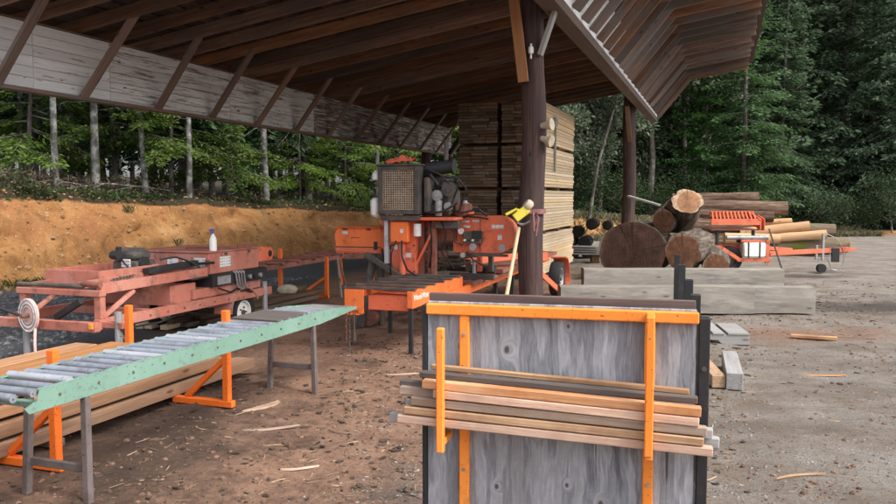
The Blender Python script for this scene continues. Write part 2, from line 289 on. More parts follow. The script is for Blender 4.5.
def ply_mat():
    """weathered plywood: soft vertical figure, knots and dark checks, local X across, Z up"""
    b = NB('weathered_plywood'); v = b.coord((1, 1, 1), False)
    kd = b.noise(b.coord((1, 1, 1), False), 9, 3); vk = b.n('Mapping'); vk.inputs['Scale'].default_value = (6.0, 1, 4.2); b.l(v, vk.inputs[0])
    sk = b.n('SeparateXYZ'); b.l(vk.outputs[0], sk.inputs[0]); ck2 = b.n('CombineXYZ'); b.l(sk.outputs[0], ck2.inputs[0]); b.l(sk.outputs[2], ck2.inputs[1]); vv = b.mix(.05, ck2.outputs[0], kd, 'ADD'); vo = b.n('TexVoronoi', voronoi_dimensions='2D'); vo.inputs['Scale'].default_value = 1.; b.l(vv, vo.inputs['Vector'])
    kc = b.n('SeparateXYZ'); b.l(vo.outputs['Color'], kc.inputs[0]); ks = b.n('MapRange'); ks.inputs[3].default_value = .75; ks.inputs[4].default_value = 2.4; b.l(kc.outputs[1], ks.inputs[0])
    dm = b.n('Math', operation='MULTIPLY'); b.l(vo.outputs['Distance'], dm.inputs[0]); b.l(ks.outputs[0], dm.inputs[1]); dist = dm.outputs[0]
    sp = b.n('SeparateXYZ'); b.l(vo.outputs['Color'], sp.inputs[0]); on = b.thr(sp.outputs[0], .50, .52)      # only some cells carry a knot
    knot = b.mix(1., b.ramp(dist, [(.05, (1, 1, 1)), (.11, (0, 0, 0))]), on, 'MULTIPLY'); halo = b.mix(1., b.ramp(dist, [(.08, (1, 1, 1)), (.30, (0, 0, 0))]), on, 'MULTIPLY')
    # long vertical figure, bent round the knots
    hx = b.n('Math', operation='MULTIPLY_ADD', i1=.055); b.l(halo, hx.inputs[0]); sx = b.n('SeparateXYZ'); b.l(v, sx.inputs[0]); b.l(sx.outputs[0], hx.inputs[2])
    wob = b.noise(b.coord((1.6, 1, .9), False), 2.2, 3, .5); wx = b.n('Math', operation='MULTIPLY_ADD', i1=.11); b.l(wob, wx.inputs[0]); b.l(hx.outputs[0], wx.inputs[2])
    cb = b.n('CombineXYZ'); b.l(wx.outputs[0], cb.inputs[0]); z2 = b.n('Math', operation='MULTIPLY', i1=.10); b.l(sx.outputs[2], z2.inputs[0]); b.l(z2.outputs[0], cb.inputs[2])
    fig = b.noise(cb.outputs[0], 16, 4, .55); fine = b.noise(cb.outputs[0], 120, 6, .75); blot = b.noise(b.coord((1, 1, .5), False), 3.4, 6, .65); spk = b.noise(b.coord((1, 1, 1), False), 60, 4, .7)
    col = b.ramp(fig, [(.30, (.12, .118, .125)), (.40, (.26, .268, .295)), (.46, (.20, .205, .225)), (.53, (.36, .368, .392)), (.60, (.30, .306, .328)), (.72, (.44, .448, .472))])
    col = b.mix(1., col, b.ramp(fine, [(.3, (.80, .80, .80)), (.7, (1.26, 1.26, 1.26))]), 'MULTIPLY')
    col = b.mix(b.mix(.6, (0, 0, 0), b.thr(blot, .48, .7)), col, (.19, .175, .17)); col = b.mix(b.mix(.35, (0, 0, 0), b.thr(spk, .58, .7)), col, (.44, .44, .46))
    col = b.mix(b.mix(.5, (0, 0, 0), halo), col, (.42, .41, .42)); col = b.mix(b.mix(.85, (0, 0, 0), knot), col, (.05, .042, .04))
    ck = b.noise(b.coord((11, 1, .5), False), 1.9, 3, .5); col = b.mix(b.mix(.8, (0, 0, 0), b.thr(ck, .67, .70)), col, (.045, .038, .035))
    b.bump(fine, .3, .003); return b.done(col, .85, 0, .15)
M['ply'] = ply_mat()

def peel_mat(name, lo, hi):
    """white paint flaking off weathered boards, grain along X"""
    b = NB(name); v = b.coord((.8, 14, 14)); g = b.noise(v, 1.6, 8, .65, .5); n = b.noise(b.coord((1.0, 16, 16)), 1.7, 9, .75, .2)
    wd = b.ramp(g, [(.3, (.10, .07, .055)), (.7, (.25, .19, .16))]); pt = b.ramp(g, [(.3, (.68, .70, .73)), (.7, (.84, .86, .88))])
    col = b.mix(b.thr(n, lo, hi), wd, pt); sp = b.noise(b.coord((4, 14, 14)), 1.2, 2); col = b.mix(b.thr(sp, .70, .74), col, (.05, .04, .035))
    b.bump(b.mix(.5, n, g), .4, .006); return b.done(b.vary(col, .1), .8, 0, .2)
M['peelgood'] = peel_mat('white_paint_sound', .355, .40)
M['peelmid'] = peel_mat('white_paint_worn', .38, .50)
M['peelbad'] = peel_mat('white_paint_flaked', .46, .60)

# ------------------------------------------------------------ mesh helpers
class MB:
    def __init__(s): s.v = []; s.f = []
    def add(s, vs, fs):
        k = len(s.v); s.v += [tuple(p) for p in vs]; s.f += [tuple(i+k for i in f) for f in fs]; return s
    def box(s, c, sz, m=None, b=.004):
        b = min(b, min(sz)*.3); hx, hy, hz = (q/2 for q in sz); vs = []; ix = {}
        for x in (-1, 1):
            for y in (-1, 1):
                for z in (-1, 1):
                    for ax in range(3):
                        d = [hx-b, hy-b, hz-b]; d[ax] += b; ix[x, y, z, ax] = len(vs); vs.append(Vector((x*d[0], y*d[1], z*d[2])))
        fs = []
        for ax in range(3):
            o1, o2 = [k for k in range(3) if k != ax]
            for sg in (-1, 1):
                q = []
                for p, r in ((-1, -1), (1, -1), (1, 1), (-1, 1)):
                    t = [0, 0, 0]; t[ax] = sg; t[o1] = p; t[o2] = r; q.append(ix[t[0], t[1], t[2], ax])
                fs.append(q)
            for p in (-1, 1):
                for r in (-1, 1):       # edge parallel to ax
                    t = [0, 0, 0]; t[o1] = p; t[o2] = r; t[ax] = -1; a0 = ix[(*t, o1)]; b0 = ix[(*t, o2)]
                    t[ax] = 1; fs.append((a0, b0, ix[(*t, o2)], ix[(*t, o1)]))
        for x in (-1, 1):
            for y in (-1, 1):
                for z in (-1, 1): fs.append(tuple(ix[x, y, z, k] for k in range(3)))
        c = Vector(c); vs = [(m @ p if m else p)+c for p in vs]; return s.add(vs, fs)
    def span(s, x0, x1, y0, y1, z0, z1, b=.004): return s.box(((x0+x1)/2, (y0+y1)/2, (z0+z1)/2), (abs(x1-x0), abs(y1-y0), abs(z1-z0)), None, b)
    def beam(s, p0, p1, w, h, up=(0, 0, 1), b=.004):
        p0 = Vector(p0); p1 = Vector(p1); return s.box((p0+p1)/2, ((p1-p0).length, w, h), axes(p1-p0, up), b)
    def cyl(s, p0, p1, r, r1=None, n=12, caps=True):
        p0 = Vector(p0); p1 = Vector(p1); m = axes(p1-p0, (0, 0, 1)); r1 = r if r1 is None else r1; vs = []
        for p, q in ((p0, r), (p1, r1)):
            for k in range(n): t = 2*math.pi*k/n; vs.append(p+m @ Vector((0, q*math.cos(t), q*math.sin(t))))
        fs = [(k, (k+1) % n, n+(k+1) % n, n+k) for k in range(n)]
        if caps: fs += [tuple(range(n))[::-1], tuple(range(n, 2*n))]
        return s.add(vs, fs)
    def tube(s, pts, r, n=7, r1=None):
        pts = [Vector(p) for p in pts]; vs = []; L = len(pts); up = Vector((0, 0, 1))
        for i, p in enumerate(pts):
            d = pts[min(i+1, L-1)]-pts[max(i-1, 0)]; m = axes(d, up if abs(d.normalized().z) < .95 else (0, 1, 0)); q = r if r1 is None else r+(r1-r)*i/(L-1)
            for k in range(n): t = 2*math.pi*k/n; vs.append(p+m @ Vector((0, q*math.cos(t), q*math.sin(t))))
        fs = [(i*n+k, i*n+(k+1) % n, (i+1)*n+(k+1) % n, (i+1)*n+k) for i in range(L-1) for k in range(n)]
        fs += [tuple(range(n))[::-1], tuple(range((L-1)*n, L*n))]; return s.add(vs, fs)
    def lathe(s, prof, c, axis, n=20):
        """closed profile of (radius, offset along axis)"""
        m = axes(axis, (0, 0, 1) if abs(Vector(axis).normalized().z) < .9 else (0, 1, 0)); c = Vector(c); P = len(prof); vs = []
        for k in range(n):
            t = 2*math.pi*k/n
            for r, x in prof: vs.append(c+m @ Vector((x, r*math.cos(t), r*math.sin(t))))
        return s.add(vs, [(k*P+i, k*P+(i+1) % P, ((k+1) % n)*P+(i+1) % P, ((k+1) % n)*P+i) for k in range(n) for i in range(P)])
    def prism(s, poly, f0, f1):
        """poly of 2-D points, f0/f1 map (u,v) to the two faces"""
        n = len(poly); vs = [f0(*p) for p in poly]+[f1(*p) for p in poly]
        return s.add(vs, [tuple(range(n))[::-1], tuple(range(n, 2*n))]+[(k, (k+1) % n, n+(k+1) % n, n+k) for k in range(n)])
    def mesh(s, name, mat, smooth=35, fix=True):
        me = bpy.data.meshes.new(name); me.from_pydata(s.v, [], s.f)
        if fix:
            bm = bmesh.new(); bm.from_mesh(me); bmesh.ops.recalc_face_normals(bm, faces=bm.faces); bm.to_mesh(me); bm.free()
        if mat: me.materials.append(M[mat] if isinstance(mat, str) else mat)
        if smooth:
            me.polygons.foreach_set('use_smooth', [True]*len(me.polygons)); me.set_sharp_from_angle(angle=R(smooth))
        me.update(); return me
    def build(s, name, mat, parent=None, smooth=35, fix=True): return link(name, s.mesh(name, mat, smooth, fix), parent)
def axes(d, up=(0, 0, 1)):
    x = Vector(d).normalized(); u = Vector(up)
    if abs(x.dot(u.normalized())) > .999: u = Vector((0, 1, 0))
    y = u.cross(x).normalized(); z = x.cross(y); return Matrix((x, y, z)).transposed()
def link(name, data, parent=None):
    o = bpy.data.objects.new(name, data); COL.objects.link(o)
    if parent: o.parent = parent
    return o
def tag(o, label, cat, group=None):
    o['label'] = label; o['category'] = cat
    if group: o['group'] = group
    return o
def thing(name, label, cat, loc=(0, 0, 0), rz=0, group=None):
    o = link(name, None); o.empty_display_size = .1; o.location = loc; o.rotation_euler = (0, 0, rz); return tag(o, label, cat, group)
def struct(o, kind='structure'): o['kind'] = kind; return o
_bc = {}
def board(name, p0, p1, w, h, mat, parent=None, up=(0, 0, 1), b=.004):
    """one board, long side on local X, shared mesh between alike boards"""
    p0 = Vector(p0); p1 = Vector(p1); L = round((p1-p0).length, 2); k = (L, round(w, 3), round(h, 3), mat)
    if k not in _bc: _bc[k] = MB().box((0, 0, 0), (L, w, h), None, b).mesh(name, mat, 0)
    o = link(name, _bc[k], parent); o.location = (p0+p1)/2; o.rotation_euler = axes(p1-p0, up).to_euler(); return o
def text(s, size, mat, parent, m, name='lettering', ext=.001):
    c = bpy.data.curves.new(name, 'FONT'); c.body = s; c.size = size; c.extrude = ext; c.align_x = 'CENTER'; c.align_y = 'CENTER'; c.offset = .002
    t = bpy.data.objects.new('t', c); COL.objects.link(t); bpy.context.view_layer.update()
    me = bpy.data.meshes.new_from_object(t.evaluated_get(bpy.context.evaluated_depsgraph_get())); bpy.data.objects.remove(t); me.name = name
    me.materials.clear(); me.materials.append(M[mat]); o = link(name, me, parent); o.matrix_local = m; return o
def rnd(a, b): return random.uniform(a, b)
K = .342; YAW = -math.atan(K)          # the shed, the conveyor and both saw machines share this axis

# ------------------------------------------------------------ ground and bank
def lines(a, b, fine0, fine1, st, grow=1.35):
    xs = []; x = fine0
    while x < fine1: xs.append(x); x += st
    xs.append(fine1); s = st; x = fine1
    while x < b: s *= grow; x = min(b, x+s); xs.append(x)
    s = st; x = fine0; lo = []
    while x > a: s *= grow; x = max(a, x-s); lo.append(x)
    return lo[::-1]+xs
def gz(x, y):
    d = max(0, 1-max(abs(x)-9, 0, y-26, 1-y)/6)
    return d*(.035*noise.noise((x*.9, y*.9, 0))+.026*noise.noise((x*2.7, y*2.7, 3))+(.02 if x < 1.2+.3*y*.5 else .008)*noise.noise((x*7, y*7, 7)))-.012
xs = lines(-300, 300, -7, 9, .11); ys = lines(-60, 420, 2.8, 22, .13)
vs = [(x, y, gz(x, y)) for y in ys for x in xs]; nx = len(xs)
fs = [(j*nx+i, j*nx+i+1, (j+1)*nx+i+1, (j+1)*nx+i) for j in range(len(ys)-1) for i in range(nx-1)]
g = MB().add(vs, fs).build('ground', 'ground', None, 180, False); struct(g)

BASE = [(-24, -8), (-16, 2), (-12, 8.5), (-8.25, 14.5), (-6.5, 17.3), (-3.2, 22.6), (-.6, 26.6), (3, 30), (8, 32.6), (15, 34.5), (28, 37), (60, 43)]
HB = [1.9, 1.9, 1.9, 1.85, 1.72, 1.45, 1.3, 1.15, .75, .22, .15, .15]
def catmull(P, n):
    out = []
    for i in range(len(P)-1):
        a, b, c, d = P[max(i-1, 0)], P[i], P[i+1], P[min(i+2, len(P)-1)]
        for k in range(n):
            t = k/n; out.append(tuple(.5*(2*b[q]+(c[q]-a[q])*t+(2*a[q]-5*b[q]+4*c[q]-d[q])*t*t+(-a[q]+3*b[q]-3*c[q]+d[q])*t**3) for q in range(len(b))))
    return out+[P[-1]]
CV = catmull([(x, y, h) for (x, y), h in zip(BASE, HB)], 24)
def nrm(i):
    a = CV[max(i-1, 0)]; b = CV[min(i+1, len(CV)-1)]; d = Vector((b[0]-a[0], b[1]-a[1])).normalized(); return Vector((-d.y, d.x))
def prof(v, H):
    if v < 0: return -.08
    t = min(1, v/(.55+.75*H)); s = t*t*(3-2*t); return -.08+(H+.08)*s+(.035*max(0, v-1.8))
VV = [-.3, 0]+[.09*k for k in range(1, 30)]+[2.8, 3.1, 3.5, 4, 5, 6, 8, 10, 13, 17, 22, 30, 45, 70, 110]
vs = []; tops = []
for i, (cx, cy, H) in enumerate(CV):
    n_ = nrm(i)
    for v in VV:
        z = prof(v, H); f = max(0, min(1, z/max(H, .3)))
        q = (cx*.6, cy*.6, z*1.5); d = .34*noise.noise(q)*f+.2*noise.noise((cx*2.2, cy*2.2, z*3))*min(1, f*3)+.09*noise.noise((cx*6, cy*6, z*7))*min(1, f*4)
        d -= (.22*max(0, noise.noise((cx*1.1, cy*1.1, 5)))+.16*max(0, noise.noise((cx*3.1, cy*3.1, z*.5)))*(1-abs(2*f-1)))*f if v < 2.8 else 0
        zz = z+(.10*noise.noise((cx+n_.x*v, cy+n_.y*v, 2)) if f > .9 else 0)+.04*noise.noise((cx*3, cy*3, v*5))*f
        vs.append((cx+n_.x*(v+d), cy+n_.y*(v+d), zz)); tops.append(max(0, min(1, (z/max(H, .01)-.78)/.22)) if H > .25 else min(1, max(0, v/2)))
m = len(VV); mb = MB().add(vs, [(i*m+k, i*m+k+1, (i+1)*m+k+1, (i+1)*m+k) for i in range(len(CV)-1) for k in range(m-1)])
me = mb.mesh('bank', 'bank', 60); at = me.attributes.new('top', 'FLOAT', 'POINT'); at.data.foreach_set('value', tops)
bank = link('earth_bank', me); struct(bank)
def bank_z(x, y):
    best = min(range(len(CV)), key=lambda i: (CV[i][0]-x)**2+(CV[i][1]-y)**2); n_ = nrm(best)
    v = (x-CV[best][0])*n_.x+(y-CV[best][1])*n_.y; return max(0, prof(v, CV[best][2])), v

# ------------------------------------------------------------ shed (local x across, y along, camera at local origin)
M['sill'] = wood('sill_wood', (.10, .07, .058), (.19, .135, .11), (.13, .10, .09), .1, .1)
shed = thing('open_shed', 'long open-sided pole shed with mono-pitch plank roof and flaking white header boards', 'shed', (0, 0, 0), YAW)
Y0, Y1 = 6.6, 24.6; XL, XR = -8.33, -1.89; TIP = .62
def under(x): return 3.92+.158*(x-XL)             # underside of the rafters
SPC = .71; ny = int((Y1-Y0)/SPC)
rng = random.Random(3)
for k in range(ny+1):
    y = Y0+.05+k*SPC; t = TIP+rng.uniform(-.04, .05)
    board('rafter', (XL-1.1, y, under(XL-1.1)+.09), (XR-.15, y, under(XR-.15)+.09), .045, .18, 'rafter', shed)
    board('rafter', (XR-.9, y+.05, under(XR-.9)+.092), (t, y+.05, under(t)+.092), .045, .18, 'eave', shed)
    if k % 2 == 1:                                  # inner knee braces on the left header
        board('knee_brace', (XL+.075, y+.052+rng.uniform(-.05, .05), 3.06), (XL+.95, y+.052+rng.uniform(-.03, .03), under(XL+.95)+.10), .05, .13, 'brace', shed, (0, 1, 0)).rotation_mode = 'XYZ'
    board('knee_brace', (XR+.085, y+.098, 4.085), (XR+.98, y+.098, under(XR+.98)+.09), .04, .14, 'eave', shed)
# roof boards above the rafters, with gaps, and the metal on top
x = XL-1.1
while x < TIP+.02:
    wd = rng.choice((.19, .21, .235)); z = under(x+wd/2)+.18+.014; sl = math.atan(.158)
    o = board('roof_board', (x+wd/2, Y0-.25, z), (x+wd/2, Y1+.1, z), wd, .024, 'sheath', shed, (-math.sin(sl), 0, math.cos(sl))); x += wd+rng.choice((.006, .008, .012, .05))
vs = []; nn = 150
for i in range(nn+1):
    for q, xx in enumerate((XL-1.2, TIP+.1)): vs.append((xx, Y0-.35+(Y1-Y0+.6)*i/nn, under(xx)+.235+(.018 if i % 2 else 0)))
rf = MB().add(vs, [(2*i, 2*i+1, 2*i+3, 2*i+2) for i in range(nn)]); rf.build('roofing_sheet', 'roofmetal', shed, 0, False)
# left header: rows of boards, painted white, sound near the front and flaked further back
segs = [Y0, 8.0, 9.35, 12.3, 15.4, 18.5, 21.6, Y1]
for r in range(6):
    h = .137; z = 3.075+h*(r+.5)
    for q in range(len(segs)-1):
        a0, b0 = segs[q], segs[q+1]; mt = 'peelgood' if q < 2 else 'peelmid' if q < 4 else 'peelbad'
        board('header_board', (XL+rng.uniform(-.003, .003), a0+.003, z), (XL+.0, b0-.003, z), .045, h-.005, mt, shed)
board('header_sill', (XL+.0, Y0, 3.045), (XL, Y1, 3.045), .15, .045, 'eave', shed)
board('header_plate', (XL-.02, Y0, 3.908), (XL-.02, Y1, 3.908), .14, .02, 'rafter', shed)
# right header
for r in range(6):
    h = .155; z = 4.06+h*(r+.5)
    for q in range(len(segs)-1): board('header_board', (XR+.02, segs[q]+.003, z), (XR+.02, segs[q+1]-.003, z), .045, h-.004, 'peelgood', shed)
board('header_sill', (XR-.055, Y0, 3.99), (XR-.055, 14.3, 3.99), .23, .13, 'sill', shed); board('header_sill', (XR-.06, 14.31, 3.995), (XR-.06, Y1, 3.995), .22, .13, 'sill', shed)
board('header_beam', (XR-.11, Y0, 4.29), (XR-.11, Y1, 4.29), .12, .44, 'rafter', shed)
# log poles
def pole(x, y, r, ztop, parent, seed):
    mb = MB(); n = 22; rings = 26; rg = random.Random(seed); vs = []
    for i in range(rings):
        z = -.3+(ztop+.3)*i/(rings-1); rr = r*(1.08-.12*i/rings); ox = .02*math.sin(i*.5+seed); oy = .02*math.cos(i*.37+seed)
        for k in range(n):
            t = 2*math.pi*k/n; q = rr*(1+.10*noise.noise((math.cos(t)*2.2, math.sin(t)*2.2, z*1.1+seed))+.05*noise.noise((math.cos(t)*8, math.sin(t)*8, z*2)))
            vs.append((z, x+ox+q*math.cos(t), -(y+oy+q*math.sin(t))))
    fs = [(i*n+k, i*n+(k+1) % n, (i+1)*n+(k+1) % n, (i+1)*n+k) for i in range(rings-1) for k in range(n)]+[tuple(range((rings-1)*n, rings*n))]
    o = mb.add(vs, fs).build('pole', 'polewood', parent, 60); o.rotation_euler = (0, R(-90), 0)
    o.matrix_local = Matrix(((0, 1, 0, 0), (0, 0, -1, 0), (1, 0, 0, 0), (0, 0, 0, 1))); return o
PX = XR-.35
pole(PX, 9.8, .148, under(PX)-.005, shed, 1); pole(PX, 20.9, .16, under(PX)-.005, shed, 2)
pole(XL-.2, 22.9, .15, 3.9, shed, 3); pole(XL-.2, 6.9, .15, 3.9, shed, 5)
board('knee_brace', (PX-.20, 9.48, 4.35), (PX-.075, 9.62, 3.1), .04, .13, 'newbrace', shed, (1, 0, 0)).name = 'new_brace'
board('knee_brace', (PX+.12, 9.66, 3.42), (PX+.30, 9.66, 3.94), .05, .13, 'greywood', shed, (0, 1, 0))
board('knee_brace', (PX+.02, 20.75, 3.1), (PX+.02, 20.0, 3.93), .05, .11, 'rafter', shed, (1, 0, 0))
board('knee_brace', (XL+.0, 24.3, 3.0), (XL+.75, 24.3, under(XL+.75)), .09, .12, 'black', shed)

# ------------------------------------------------------------ trees
def needles(mb, p, d, up, L, rg, dens=1.0, size=1.0):
    """one branch: flat sprays of needle tufts along both sides"""
    d = d.normalized(); side = d.cross(up).normalized(); nrm_ = side.cross(d).normalized(); n = max(3, int(L/.17*dens)); V, F = mb.v, mb.f
    for i in range(n):
        t = (i+.5+rg.uniform(-.3, .3))/n; base = p+d*(L*t)-Vector((0, 0, .10*L*t*t)); tl = (.16+.42*L*(1-t)*.55)*rg.uniform(.7, 1.2)
        for sg in (-1, 1):
            td = (side*sg*.85+d*.6+nrm_*rg.uniform(-.15, .12)-Vector((0, 0, rg.uniform(.02, .25)))).normalized()
            k = max(2, int(tl/.085*dens))
            for j in range(k):
                q = base+td*(tl*(j+.4)/k)+Vector((rg.gauss(0, .02*size), rg.gauss(0, .02*size), rg.gauss(0, .05*size)-.05*size)); a = rg.uniform(-.7, .7)
                nd = (td*math.cos(a)+nrm_.cross(td)*math.sin(a)+nrm_*rg.uniform(-.3, .25)).normalized(); l = rg.uniform(.09, .17)*size; w1 = nd.cross(nrm_).normalized(); ro = rg.uniform(-1.3, 1.3); wv = (w1*math.cos(ro)+nrm_*math.sin(ro))*l*rg.uniform(.16, .26)
                k0 = len(V); m_ = q+nd*(l*.45); tip = q+nd*l-Vector((0, 0, l*.12))
                V.extend((tuple(q), tuple(m_+wv), tuple(tip), tuple(m_-wv))); F.append((k0, k0+1, k0+2, k0+3))
def conifer(seed, H, cb, Rr, tr, leafmat, trunkmat='trunk', nb=95, dens=1., size=1., low=0, keep=1.0):
    rg = random.Random(seed); tk = MB(); cr = MB(); pts = []; n = 12
    for i in range(n+1):
        t = i/n; pts.append(Vector((.10*math.sin(t*5+seed)*t, .10*math.cos(t*4+seed*2)*t, H*t)))
    vs = []; s = 10
    for i, p in enumerate(pts):
        r = tr*(1-i/n)**.8+.012+(tr*.25 if i == 0 else 0)
        for k in range(s): t = 2*math.pi*k/s; vs.append((p.x+r*math.cos(t), p.y+r*math.sin(t), p.z-(.3 if i == 0 else 0)))
    tk.add(vs, [(i*s+k, i*s+(k+1) % s, (i+1)*s+(k+1) % s, (i+1)*s+k) for i in range(n) for k in range(s)])
    at_ = lambda z: pts[min(n, int(z/H*n))].lerp(pts[min(n, int(z/H*n)+1)], (z/H*n) % 1)
    for q in range(nb):
        f = (q+rg.random())/nb; z = cb+(H-cb)*f**1.12*.985; L = Rr*(1-((z-cb)/(H-cb)))**.75*rg.uniform(.6, 1.1)+.15; az = rg.uniform(0, 6.283)
        sl = -.30+.75*f+rg.uniform(-.28, .28); d = Vector((math.cos(az), math.sin(az), sl)).normalized(); p = at_(z)
        tk.tube([p, p+d*L*.5, p+d*L*.95-Vector((0, 0, .1*L))], .006+.008*L, 4, .003)
        if rg.random() < keep: needles(cr, p+d*L*.12, d, Vector((0, 0, 1)), L*.9, rg, dens, size)
    for q in range(low):                              # dead lower limbs
        z = rg.uniform(1.0, cb+.5); az = rg.uniform(0, 6.283); L = rg.uniform(.4, 1.5); d = Vector((math.cos(az), math.sin(az), rg.uniform(-.35, .2))); p = at_(z)
        tk.tube([p, p+d*L*.5, p+d*L-Vector((0, 0, .15*L))], .008, 4, .003)
    return tk.mesh('trunk', trunkmat, 50), cr.mesh('crown', leafmat, 0, False)
def leafy(seed, H, Rr, leafmat, nlimb=9, nleaf=5200, base=.25, size=.11):
    rg = random.Random(seed); tk = MB(); cr = MB(); clumps = []
    tp = Vector((rg.uniform(-.6, .6), rg.uniform(-.6, .6), H*.62)); tk.tube([Vector((0, 0, -.3)), tp*.35+Vector((.15, 0, 0)), tp*.7, tp], .045*H*.35, 9, .05)
    for q in range(nlimb):
        f = base+(1-base)*rg.random(); p = tp*min(1, f); az = rg.uniform(0, 6.283); L = Rr*rg.uniform(.45, 1.0)*(1.15-.5*f)
        e_ = p+Vector((math.cos(az)*L, math.sin(az)*L, rg.uniform(.1, .5)*H*.5)); tk.tube([p, p.lerp(e_, .5)+Vector((0, 0, .2)), e_], .05, 5, .015)
        for c in range(6): clumps.append((p.lerp(e_, rg.uniform(.45, 1.08))+Vector((rg.gauss(0, .5), rg.gauss(0, .5), rg.gauss(0, .45))), rg.uniform(.35, .85)))
    for c in range(nlimb*3):
        az = rg.uniform(0, 6.283); u = rg.uniform(-.5, 1); rr = Rr*math.sqrt(max(.05, 1-u*u*.9))*rg.uniform(.5, .95); clumps.append((Vector((math.cos(az)*rr, math.sin(az)*rr, H*(.62+.36*u))), rg.uniform(.3, .75)))
    V, F = cr.v, cr.f
    for q in range(nleaf):
        c, r = rg.choice(clumps); d = Vector((rg.gauss(0, 1), rg.gauss(0, 1), rg.gauss(0, .8))).normalized(); p = c+d*r*rg.random()**.4
        a_ = (d+Vector((rg.gauss(0, .6), rg.gauss(0, .6), rg.gauss(0, .6)))).normalized(); b_ = a_.cross(Vector((rg.gauss(0, 1), rg.gauss(0, 1), rg.gauss(0, 1)))).normalized(); l = size*rg.uniform(.7, 1.4)
        k0 = len(V); V.extend((tuple(p), tuple(p+a_*l*.5+b_*l*.24), tuple(p+a_*l), tuple(p+a_*l*.5-b_*l*.24))); F.append((k0, k0+1, k0+2, k0+3))
    return tk.mesh('trunk', 'trunk', 50), cr.mesh('crown', leafmat, 0, False)
PT = {
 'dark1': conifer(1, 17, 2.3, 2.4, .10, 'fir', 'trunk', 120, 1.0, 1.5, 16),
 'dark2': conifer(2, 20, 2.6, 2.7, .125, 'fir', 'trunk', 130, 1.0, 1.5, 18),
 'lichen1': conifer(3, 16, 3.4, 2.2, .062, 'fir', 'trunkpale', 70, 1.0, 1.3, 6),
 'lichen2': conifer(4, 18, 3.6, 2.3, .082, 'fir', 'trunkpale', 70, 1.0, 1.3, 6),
 'young1': conifer(5, 6.2, .9, 2.3, .05, 'firbright', 'trunk', 54, 1.9, .95, 3),
 'young2': conifer(6, 7.5, 1.2, 2.7, .06, 'firbright', 'trunk', 54, 1.9, .95, 3),
 'sapling': conifer(15, 3.0, .2, 1.2, .03, 'firgreen', 'trunk', 40, 1.7, .9, 0),
 'green1': conifer(7, 13.5, .3, 2.9, .13, 'firgreen', 'trunk', 170, 1.3, 1.5),
 'tall1': conifer(8, 23, .4, 3.6, .22, 'firblue', 'trunk', 230, 1.1, 2.1),
 'tall2': conifer(9, 25, .8, 4.0, .25, 'firtall', 'trunk', 230, 1.1, 2.1),
 'tall3': conifer(10, 19, .3, 3.4, .18, 'firblue', 'trunk', 210, 1.1, 2.0),
 'madrone1': leafy(11, 12, 3.3, 'madrone', 12, 22000, .3, .19),
 'madrone2': leafy(12, 9, 2.8, 'madrone', 11, 17000, .25, .17),
 'bush1': leafy(13, 2.2, 1.3, 'shrub', 7, 3200, .1, .11),
 'bush2': leafy(14, 3.2, 1.7, 'shrub', 8, 3800, .1, .12),
}
def tree(kind, x, y, label, group=None, sc=1., rz=None, name='conifer_tree', cat='tree'):
    z, v = bank_z(x, y); t = thing(name, label, cat, (x, y, z if v > 0 else 0), rng.uniform(0, 6.28) if rz is None else rz, group); t.scale = (sc, sc, sc*rng.uniform(.95, 1.08)); t.rotation_euler[0] = rng.gauss(0, .022); t.rotation_euler[1] = rng.gauss(0, .022)
    link('trunk', PT[kind][0], t); link('crown', PT[kind][1], t); return t
def at(px, Y): return (px-448)/796*Y
# woods above the bank, left
FR = [(57, 18.2, 'lichen1', 'pale lichen-covered trunk nearest the left edge of the woods, above the bank'),
      (97, 19.4, 'lichen2', 'thick pale lichen-covered trunk between two thinner ones above the orange bank'),
      (147, 20.2, 'lichen1', 'slim pale trunk in the woods straight above the salmon machine'),
      (190, 20.6, 'lichen1', 'slim pale straight trunk in the woods left of the spray bottle'),
      (267, 23.4, 'lichen2', 'stout pale trunk standing in the woods just above the far end of the bank'),
      (74, 23.5, 'lichen1', 'thin grey trunk set back behind the two leftmost pale trunks'),
      (304, 26.5, 'lichen1', 'thin pale trunk near the sawmill radiator, at the far end of the bank')]
for px, Y, k, lb in FR: tree(k, at(px, Y), Y, lb, 'pale trunks above the bank')
YG = [(30, 19.5, 'young1', 'young bright green fir at the left edge above the orange bank', 1.), (118, 21.0, 'young2', 'young bright green fir drooping between the pale trunks above the bank', 1.),
      (172, 21.5, 'young2', 'young bright green fir with spreading limbs behind the third and fourth pale trunks', .9), (228, 23, 'young1', 'young bright green fir left of the stout pale trunk', .95),
      (300, 25.5, 'young1', 'small green fir right of the stout pale trunk on the bank top', .75), (345, 27, 'young2', 'broad young fir left of the sawmill radiator', .9), (385, 29, 'young1', 'young fir behind the sawmill radiator', 1.0), (452, 31, 'young2', 'young fir seen between the shed header end and the board stacks', 1.1)]
for px, Y, k, lb, s in YG: tree(k, at(px, Y), Y, lb, 'young firs along the bank edge', s)
rng = random.Random(21)
for j in range(112):
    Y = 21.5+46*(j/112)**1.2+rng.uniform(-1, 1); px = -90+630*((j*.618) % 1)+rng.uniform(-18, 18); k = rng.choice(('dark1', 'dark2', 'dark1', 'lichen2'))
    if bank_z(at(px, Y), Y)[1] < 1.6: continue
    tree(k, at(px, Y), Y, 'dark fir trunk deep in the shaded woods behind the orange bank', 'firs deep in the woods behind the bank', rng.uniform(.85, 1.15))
for j in range(9):
    Y = rng.uniform(24, 31); px = rng.uniform(160, 430)
    if bank_z(at(px, Y), Y)[1] < 1.4: continue
    tree('sapling', at(px, Y), Y, 'little green fir sapling growing low on top of the bank', 'fir saplings on the bank top', rng.uniform(.6, 1.0), None, 'fir_sapling', 'sapling')
